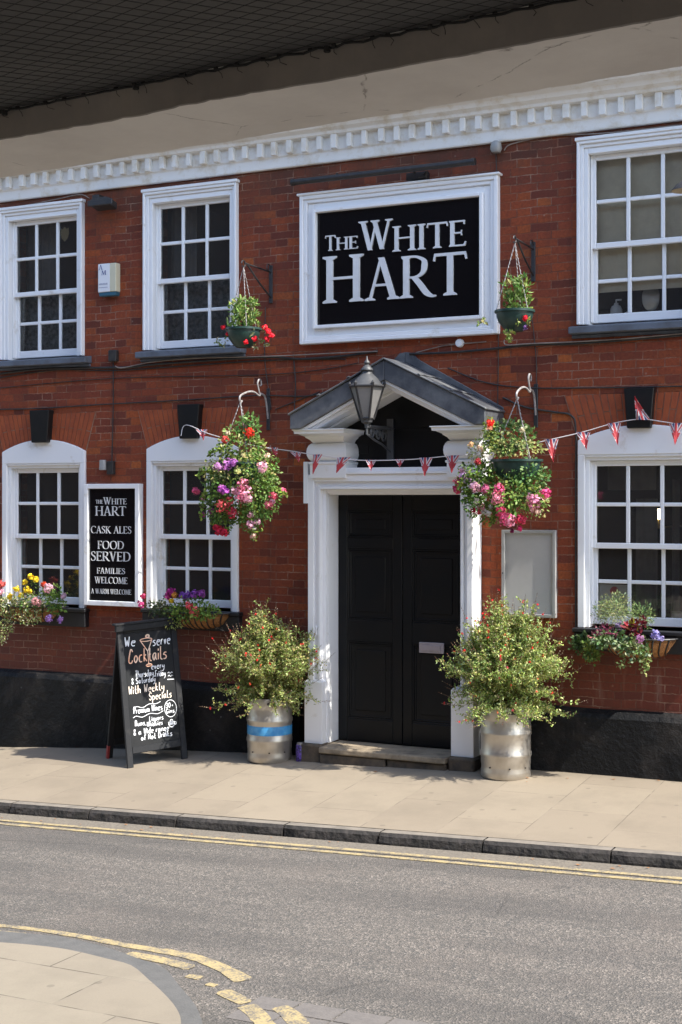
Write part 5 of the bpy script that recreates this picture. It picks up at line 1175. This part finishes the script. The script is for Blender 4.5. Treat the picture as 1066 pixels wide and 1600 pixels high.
b = MB(); b.box(fw+.0005, wid-fw-.0005, .008, .022, .1755, Ls-.0755, TFF); b.build('front_panel', 'board_face', ab)
b = MB(); b.box(fw+.0005, wid-fw-.0005, .008, .022, .1755, Ls-.0755, TB); b.build('back_panel', 'board_face', ab)
top = PA-nh*spread/2+Vector((0, 0, Hh))
b = MB(); TT = lambda q: top+u*q[0]+nh*q[1]+Vector((0, 0, q[2])); b.box(-.03, wid+.03, -.045, .045, .004, .022, TT); b.box(-.02, wid+.02, .0, .04, -.05, .0035, TT); b.build('top_rail', 'board_frame', ab, bevel=.004)
b = MB(); b.box(-.0015, .02, -.002, .032, 0, .12, TB); b.build('foot_tip', 'red_paint', ab)
# stroke lettering
SF = {'a': '36 16 05 04 13 24 36|36 34 43', 'b': '09 03 23 34 35 26 06', 'c': '36 16 05 04 13 33', 'd': '36 16 05 04 13 33|39 33', 'e': '05 35 36 26 16 05 04 13 33', 'f': '38 29 18 13|06 26', 'g': '36 16 05 04 13 33|36 31 20 00', 'h': '09 03|05 16 26 35 33',
 'i': '06 03|08 07', 'k': '09 03|26 05 33', 'l': '09 04 13 23', 'm': '06 03|05 16 25 23|25 36 45 43', 'n': '06 03|05 16 26 35 33', 'o': '16 05 04 13 23 34 35 26 16', 'p': '06 00|06 26 35 34 23 03', 'q': '36 16 05 04 13 33|36 30', 'r': '06 03|04 16 26', 's': '36 16 05 15 34 23 03',
 't': '19 14 23 33|06 26', 'u': '06 04 13 23 34|36 33', 'v': '06 13 26', 'w': '06 13 25 33 46', 'y': '06 04 14 34|36 33 21 00', 'z': '06 36 03 33', 'A': '03 29 43|15 35', 'C': '48 39 29 17 04 13 33 44', 'D': '03 09 29 37 35 23 03', 'F': '39 09 03|06 26', 'G': '38 29 19 07 05 13 23 34 35 25',
 'H': '09 03|39 33|06 36', 'L': '09 03 33', 'P': '03 09 29 38 37 26 06', 'R': '03 09 29 38 37 26 06|16 33', 'S': '38 29 19 08 07 16 26 35 34 23 13 04', 'T': '09 49|29 23', 'W': '09 13 27 33 49', '3': '08 19 29 38 26 16|26 35 34 23 13 04', '0': '19 07 05 13 23 35 37 29 19', '+': '15 35|26 24', '&': '33 08 19 28 05 04 13 35', ',': '13 02', ' ': ''}
AW = {'i': 1.2, 'l': 2.2, ',': 1.6, 'm': 5, 'w': 5, 'W': 5, 'T': 4.6, ' ': 2.6, 'A': 5, 'r': 3, 'v': 3, 't': 3.4, 'f': 3.2, 'C': 4.8, 'a': 4.6}
pu0, pv0, pw_, ph_ = fw, .1755, wid-2*fw, Ls-.0755-.1755
cnt = [0]; wr = random.Random(9)
def ink(b, pts, wd):
    pts = cr([(p[0], p[1], 0) for p in pts], 3) if len(pts) > 2 else [Vector((p[0], p[1], 0)) for p in pts]
    A, B = [], []
    for i, p in enumerate(pts):
        d = (pts[min(i+1, len(pts)-1)]-pts[max(i-1, 0)]); d = d.normalized() if d.length > 1e-6 else Vector((0, 1, 0)); n = Vector((-d.y, d.x, 0)); A.append(p+n*wd/2); B.append(p-n*wd/2)
    cnt[0] += 1; y = .0075-.0002*(cnt[0] % 14)
    for i in range(len(pts)-1): b.quad(*[TF(q.x, y, q.y) for q in (A[i], B[i], B[i+1], A[i+1])])
def write(b, s, u0, u1, v, hcap, wd=.0062, slant=.08, rise=0.):
    mt = b.mt; b = MB(); wd *= 1.08
    tot = sum(AW.get(ch, 4)+1.1 for ch in s); k = (u1-u0)*pw_/tot; x = pu0+u0*pw_; zb = pv0+v*ph_; kz = hcap*ph_/6.
    for ch in s:
        if SF[ch]:
            for pl_ in SF[ch].split('|'):
                pts = [(x+int(q[0])*k+(int(q[1])-3)*kz*slant+wr.uniform(-.06, .06)*k, zb+(int(q[1])-3)*kz+rise*(x-pu0-u0*pw_)+wr.uniform(-.1, .1)*kz) for q in pl_.split()]; ink(b, pts, wd)
        x += (AW.get(ch, 4)+1.1)*k
    b.build('writing', mt, ab)
bw, bo = MB(), MB(); bc = MB(); bw.mt, bo.mt, bc.mt = 'chalk_white', 'chalk_orange', 'chalk_cream'
write(bw, 'We', .02, .27, .885, .085, .008); write(bw, 'serve', .60, .99, .865, .09, .008)
write(bo, 'Cocktails', .07, .90, .735, .115, .0095)
def pq_(uu, vv): return (pu0+uu*pw_, pv0+vv*ph_)
def el(cu, cv, ru, rv_, n=14): return [pq_(cu+ru*math.cos(6.2832*i/n), cv+rv_*math.sin(6.2832*i/n)) for i in range(n+1)]
ink(bo, el(.465, .925, .125, .014), .008); ink(bo, [pq_(.345, .92), pq_(.475, .825)], .008); ink(bo, [pq_(.585, .92), pq_(.49, .825)], .008); ink(bo, [pq_(.48, .825), pq_(.48, .705)], .008); ink(bo, el(.485, .695, .06, .010), .008)
ink(bo, el(.50, .955, .035, .012, 8), .013)
write(bw, 'every', .53, .82, .655, .055); write(bw, 'Thursday,', .18, .60, .60, .058, .0055, rise=-.02); write(bw, 'Friday', .60, .82, .585, .052, .0055); write(bw, '& Saturday', .10, .60, .545, .05, .0055)
for vv in (.60, .572): ink(bw, [pq_(.86, vv), pq_(.885, vv+.01), pq_(.91, vv-.004), pq_(.94, vv+.008), pq_(.96, vv)], .005)
ink(bw, [pq_(.84, .545), pq_(.98, .54)], .007)
write(bc, 'With Weekly', .02, .78, .46, .07, .0065); write(bc, 'Specials', .43, .92, .385, .065, .0065)
write(bw, 'Premium Wines', .09, .70, .285, .055, .006)
for v0_, pts in ((0, [(.08, .325), (.16, .345), (.28, .328), (.42, .352), (.56, .345), (.66, .36)]), (1, [(.07, .25), (.14, .262), (.26, .245), (.42, .268), (.58, .255), (.70, .275)])): ink(bw, [pq_(*q) for q in pts], .005)
ink(bw, el(.855, .285, .125, .075, 22), .005); write(bw, '30+', .76, .93, .295, .042, .005); write(bw, 'Gins', .76, .95, .245, .04, .005)
write(bw, 'Liquers', .40, .70, .20, .042, .0052); write(bw, 'Rums,', .10, .34, .175, .046, .0052); write(bw, 'Whiskies', .34, .68, .155, .042, .0052)
write(bw, '& a Wide range', .06, .80, .098, .048, .0062); write(bw, 'of Hot Drinks', .20, .86, .045, .046, .0062)
ink(bw, [pq_(.79, .165), pq_(.80, .135), pq_(.85, .12), pq_(.90, .135), pq_(.91, .165), pq_(.79, .165)], .008); ink(bw, [pq_(.81, .15), pq_(.89, .15)], .02); ink(bw, el(.93, .15, .02, .012, 8), .005); ink(bw, [pq_(.82, .175), pq_(.85, .185), pq_(.88, .177)], .008)
bw.build('chalk_marks', 'chalk_white', ab); bo.build('glass_drawing', 'chalk_orange', ab)

# ------------------------------------------------------------------ bunting
sp = [(283, 681, -.12), (291, 664, -.11), (330, 679, -.22), (400, 697, -.32), (450, 704, -.34), (495, 711, -.36), (560, 719, -.40), (627, 718.5, -.40), (665, 716, -.39), (707, 712, -.37), (755, 709, -.34), (800, 700.5, -.24), (855, 688, -.20), (911, 675, -.15), (960, 661, -.13), (1000, 655, -.115), (1030, 658, -.12), (1090, 668, -.12)]
bt = empty('bunting', at(600, 718, -.4), 'string of small Union Jack pennants strung across the pub front over the door', 'bunting')
SP = cr([at(*q) for q in sp], 6); b = MB(); b.tube(SP, .0038, 5); b.build('string', 'string_white', bt)
def flag(px, py, wpx, tx_, ty_, y, roll=0., curl=.02, seed=0):
    top0, top1 = at(px-wpx/2, py, y), at(px+wpx/2, py, y); tip = at(tx_, ty_, y-curl)
    me = bpy.data.meshes.new('pennant'); n = 6; V, Fc, UV = [], [], []; r_ = random.Random(seed); ph = r_.uniform(0, 6)
    for i in range(n+1):
        f = i/n; a = top0.lerp(tip, f); c_ = top1.lerp(tip, f)
        for j in range(5):
            g = j/4; p = a.lerp(c_, g); p.y += .012*math.sin(ph+g*5+f*3)*(1-f*.5); V.append(p-ORG[bt.name]); UV.append(((g-.5)*2*(1-f)*1.0, (.55-f)*1.6))
    for i in range(n):
        for j in range(4): Fc.append((i*5+j, i*5+j+1, (i+1)*5+j+1, (i+1)*5+j))
    me.from_pydata(V, [], Fc); ul = me.uv_layers.new(name='UVMap')
    for lp_ in me.loops: ul.data[lp_.index].uv = UV[lp_.vertex_index]
    me.materials.append(MATS['union_flag']); o = bpy.data.objects.new('pennant', me); C.objects.link(o); o.parent = bt; ORG[o.name] = ORG[bt.name]
for k, q in enumerate([(316, 671, 18, 318, 688, -.19), (425, 699, 20, 432, 712, -.33), (463, 706, 18, 467, 722, -.345), (496, 710, 16, 489, 741, -.37), (537, 714.5, 23, 526, 739, -.39), (580, 718.5, 16, 580, 736, -.40), (626, 717.5, 15, 624, 731, -.40), (665, 715, 21, 664, 744, -.395), (707, 711.5, 22, 706, 739, -.375), (861, 686, 22, 865, 722, -.2), (911, 675, 22, 917, 703, -.15), (959, 661, 21, 966, 696, -.135), (1005, 656, 22, 992, 619, -.13), (1057, 661, 24, 1055, 695, -.125), (1030, 657, 3, 1029, 660, -.12)]):
    if q[2] > 5: flag(*q[:5], q[5], seed=k)

# ------------------------------------------------------------------ things seen in the windows
def wpt(px, py, y): return at(px, py, y)
c = wpt(963, 491, .22); t = empty('soap_bottle', (c.x, .22, c.z), 'white pump bottle standing inside the upper right window, leftmost on the sill', 'bottle')
zb = 3.70; b = MB(); b.lathe([(0, 0), (.045, 0), (.047, .01), (.047, .10), (.036, .125), (.018, .135), (.018, .15), (0, .15)], (c.x, .22, zb), 18); b.build('body', 'soap_white', t, smooth=True)
b = MB(); b.tube([(c.x, .22, zb+.15), (c.x, .22, zb+.175), (c.x+.045, .2, zb+.172)], .008, 6); b.build('pump', 'soap_white', t)
c = wpt(979, 491, .24); b = MB(); b.lathe([(0, 0), (.040, 0), (.042, .01), (.042, .05), (.030, .068), (.012, .078), (0, .08)], (c.x+.01, .24, zb), 18); tag(b.build('jar', 'soap_white', None, smooth=True, org=(c.x, .24, zb)), 'small white jar next to the pump bottle inside the window', 'jar')
c = wpt(1017, 465, .24); t = empty('dressing_mirror', (c.x, .24, zb), 'round dressing mirror on a stand inside the upper right window', 'mirror')
b = MB(); b.lathe([(0, -.004), (.070, -.004), (.075, 0), (.070, .004), (0, .004)], (0, 0, 0), 28); b.v = [(c.x+x*.92-.35*z, .24+z+.15*x, c.z+y*1.45) for x, y, z in b.v]; b.build('mirror_plate', 'mirror_glass', t, smooth=True)
b = MB(); b.tube([(c.x, .24, c.z-.10), (c.x, .24, zb)], .006, 6); b.lathe([(0, 0), (.045, 0), (.04, .01), (0, .012)], (c.x, .24, zb), 14); b.build('stand', 'brass', t)
b = MB(); b.box(2.0, 3.3, .15, .32, 3.60, 3.699); b.build('window_board', 'white_paint', pub)
b = MB(); b.box(1.90, 3.5, 1.1, 1.16, 3.31, 3.93); b.build('inner_panel', 'dark_room', pub)
# crest sticker in the far left upper window
c = wpt(100, 364, .062); t = MB(); t.prism([(c.x-.045, c.z+.05), (c.x-.05, c.z-.0), (c.x-.035, c.z-.05), (c.x, c.z-.08), (c.x+.035, c.z-.05), (c.x+.05, c.z), (c.x+.045, c.z+.05), (c.x+.02, c.z+.04), (c.x, c.z+.06), (c.x-.02, c.z+.04)][::-1], .0745, .0775); tag(t.build('shield_plaque', 'brass', None, org=c), 'small gold shield hanging inside the far left upper window', 'plaque')
# poster and bowl in the lower right window
(U, Lw) = PAN[5]; gx0, pw, bwid, gz0, gz1, mz = Lw
po = empty('window_poster', (gx0+pw/2, .13, gz0), 'pale blue poster with red emblem inside the lower right window', 'poster')
b = MB(); b.box(gx0-.01, gx0+pw-.012, .134, .136, gz0-.02, mz-.025); b.build('sheet', 'paper', po)
c = Vector((gx0+pw*.52, .13, mz-.075)); b = MB(); b.prism([(c.x+.034*math.cos(6.283*i/20), c.z+.034*math.sin(6.283*i/20)) for i in range(20)], .131, .1335); b.build('emblem', 'paper_red', po)
c = wpt(1063, 960, .2); b = MB(); zz = c.z; b.lathe([(0, -.085), (.04, -.08), (.085, -.04), (.10, .015), (.09, .015), (0, .01)], (c.x+.02, .22, zz), 24); tag(b.build('bowl', 'soap_white', None, smooth=True, org=c), 'white bowl behind the glass of the lower right window', 'bowl')
c = wpt(1029, 802, .9); wl = empty('wall_lamp', c, 'small glowing warm lamp inside the bar behind the lower right window', 'lamp')
b = MB(); b.lathe([(.0, -.05), (.022, -.05), (.028, -.02), (.020, .035), (0, .04)], c, 12); b.build('shade', 'lit_lamp', wl, smooth=True); b = MB(); b.tube([(c.x, .9, c.z-.05), (c.x, .9, c.z-.12), (c.x+.02, 3.2, c.z-.12)], .008); b.build('arm', 'brass', wl)
# swan neck lamp whose shade enters at the right edge
c = at(1072, 298, -.62); t = empty('swan_neck_lamp', (c.x+.35, 0, c.z), 'swan-neck lamp with cream-lined dish shade entering at the right edge', 'lamp')
b = MB(); b.lathe([(.105, 0), (.10, .012), (.07, .045), (.03, .07), (0, .075)], c, 24); b.v = [(x, y, z) for x, y, z in b.v]; b.build('shade', 'black_iron', t, smooth=True)
b = MB(); b.lathe([(.103, .0), (.098, .008), (.066, .040), (.028, .062), (0, .066)], c, 24); b.build('shade_lining', 'room_wall', t, smooth=True)
b = MB(); b.tube(cr([(c.x, c.y, c.z+.07), (c.x+.02, c.y+.02, c.z+.2), (c.x+.12, c.y+.15, c.z+.28), (c.x+.3, -.2, c.z+.22), (c.x+.35, 0, c.z+.05)], 6), .010, 6); b.build('arm', 'black_iron', t, smooth=True)

# ------------------------------------------------------------------ arcade building the photograph is taken from
ang = R(-4.8); e1 = Vector((math.cos(ang), math.sin(ang), 0)); n1 = Vector((-e1.y, e1.x, 0)); cam0 = Vector((XC, -P, 0))
TA = lambda q: cam0+e1*q[0]+n1*q[1]+Vector((0, 0, q[2]))
arc = empty('arcade_building', tuple(cam0+n1*1.5), 'covered arcade with dark netted ceiling and plastered beam overhead in the foreground', 'building')
bA, bB, zS, zC = 4.097, 3.633, H+1.30, H+1.403
b = MB(); n = 700; rows = []
for i in range(n+1):
    a = -14+22*i/n; j1 = .008*noise.noise(Vector((a*24, 0, 7)))+.022*noise.noise(Vector((a*2.3, 0, 1)))+.012*noise.noise(Vector((a*8, 0, 3))); j2 = .02*noise.noise(Vector((a*2.1, 4, 1)))+.014*noise.noise(Vector((a*45, 2, 1)))+.012*noise.noise(Vector((a*11, 4, 1)))+.006*noise.noise(Vector((a*30, 4, 1)))
    rows.append([(a, bB, zC+.002), (a, bB+j2, zS+.003), (a, bB+.006+j2, zS), (a, bA-.05+j1, zS-.004+.008*noise.noise(Vector((a*3, 9, 0)))), (a, bA+j1, zS+.012), (a, bA+.004, zS+.6)])
for i in range(n):
    for q in range(5): b.cur = 1 if q == 0 or q == 1 else 0; b.quad(*[TA(v) for v in (rows[i][q], rows[i+1][q], rows[i+1][q+1], rows[i][q+1])])
b.cur = 0; b.box(-14, 8, bB+.02, bA-.01, zS+.6, zS+.7, TA); b.build('beam', ['terrace_plaster', 'grey_plaster'], arc, smooth=True)
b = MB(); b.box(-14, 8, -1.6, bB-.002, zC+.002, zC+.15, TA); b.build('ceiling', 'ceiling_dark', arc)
b = MB()
for a in (-13.5, -8.4, 2.2, 7.2): b.box(a, a+.5, bB, bA-.03, -.6, zS-.002, TA)
b.build('pier', 'opposite_brick', arc)
b = MB(); b.box(-45, 8, 1.3, 1.6, zC+.16, 7.4, TA); b.box(-30, 20, -9.3, -9., -.6, 6.2, TA); b.box(-14, 8, 1.61, bA-.02, zS+.71, zS+.76, TA); b.build('wall', 'opposite_brick', arc)  # unseen upper and rear walls, added to keep window reflections dark
# bird net, wires crossing in diamonds, hung a little below the ceiling
nn_ = MB(); zn_ = zC-.006; pitch = .052; wr_ = .0011
a0, a1, b0, b1 = -4.6, -.9, 2.75, 3.60
def clip(p, d):
    ts = []
    lo_, hi_ = -99, 99
    for k, (l, h) in enumerate(((a0, a1), (b0, b1))):
        if abs(d[k]) < 1e-9: continue
        t0, t1 = (l-p[k])/d[k], (h-p[k])/d[k]; lo_, hi_ = max(lo_, min(t0, t1)), min(hi_, max(t0, t1))
    return (lo_, hi_) if hi_ > lo_ else None
for sg_ in (1, -1):
    d = (-math.cos(R(54.8)), -math.sin(R(54.8))) if sg_ > 0 else (-math.cos(R(15.2)), math.sin(R(15.2))); nrm_ = (-d[1], d[0])
    for i in range(-140, 140):
        p = (nrm_[0]*i*pitch, nrm_[1]*i*pitch); r_ = clip(p, d)
        if r_:
            p0 = (p[0]+d[0]*r_[0], p[1]+d[1]*r_[0]); p1 = (p[0]+d[0]*r_[1], p[1]+d[1]*r_[1]); zz = zn_-(.003 if sg_ > 0 else 0); q0, q1 = TA((p0[0], p0[1], zz)), TA((p1[0], p1[1], zz)); m = (q0+q1)/2; m.z -= .004
            nn_.tube([q0, m, q1], wr_, 3, cap=False)
P3 = [TA((a0+(a1-a0)*i/120, 3.605+.006*math.sin(i*1.7), zn_-.004-.006*abs(math.sin(i*.9)))) for i in range(121)]
nn_.tube(P3, .0042, 5)
hr = random.Random(4)
for i in range(40):
    a = a0+(a1-a0)*(i+hr.random())/40; p = TA((a, 3.607, zn_-.004)); nn_.tube([p, TA((a+hr.uniform(-.01, .012), 3.622, zn_-.018)), TA((a+hr.uniform(-.006, .018), 3.6315, zn_-.022-hr.random()*.012))], .0011, 4); nn_.tube([p-Vector((.006, 0, 0)), p+Vector((.006, 0, 0))], .0065, 5)
for a in (-3.55, -2.95, -2.2): p = TA((a, 3.607, zn_-.004)); nn_.tube([p, p+Vector((.0, .0, -.016))], .011, 6)
no = nn_.build('bird_net', 'net_black', None, org=TA((-2.5, 3.6, zn_))); tag(no, 'black bird netting stretched under the dark arcade ceiling', 'netting')

# ------------------------------------------------------------------ litter and weeds
lr = random.Random(17); b = MB()
for _ in range(60):
    x = lr.uniform(-2.6, 3.2); y = lr.choice([-2.16-lr.random()*.15, -.12-lr.random()**2*.4]); z = roadz(x, y)+.010 if y < -1 else pavez(x, y)+.004
    b.tint = None; s = lr.uniform(.006, .02); q = lr.uniform(0, 6.28); b.quad(*[(x+s*math.cos(q+k*1.57), y+s*.6*math.sin(q+k*1.57), z+.003*(k % 2)) for k in range(4)])
tag(b.build('fallen_leaves', 'leaf_litter'), label='scattered dry leaves along the kerb and wall foot', cat='leaves', kind='stuff')
b = MB()
for (px, py) in ((700, 1199), (708, 1201), (716, 1200)):
    g = on_pave(px, py)
    for _ in range(30): b.tint = jit((.10, .14, .05), lr); leaf(b, g+Vector((lr.uniform(-.02, .02), lr.uniform(-.02, .02), 0)), rv(lr)+Vector((0, 0, .8)), rv(lr), .05, .008)
tag(b.build('weed_tuft', 'leaves'), 'small weeds growing at the foot of the right doorway step', 'weeds', kind='stuff')
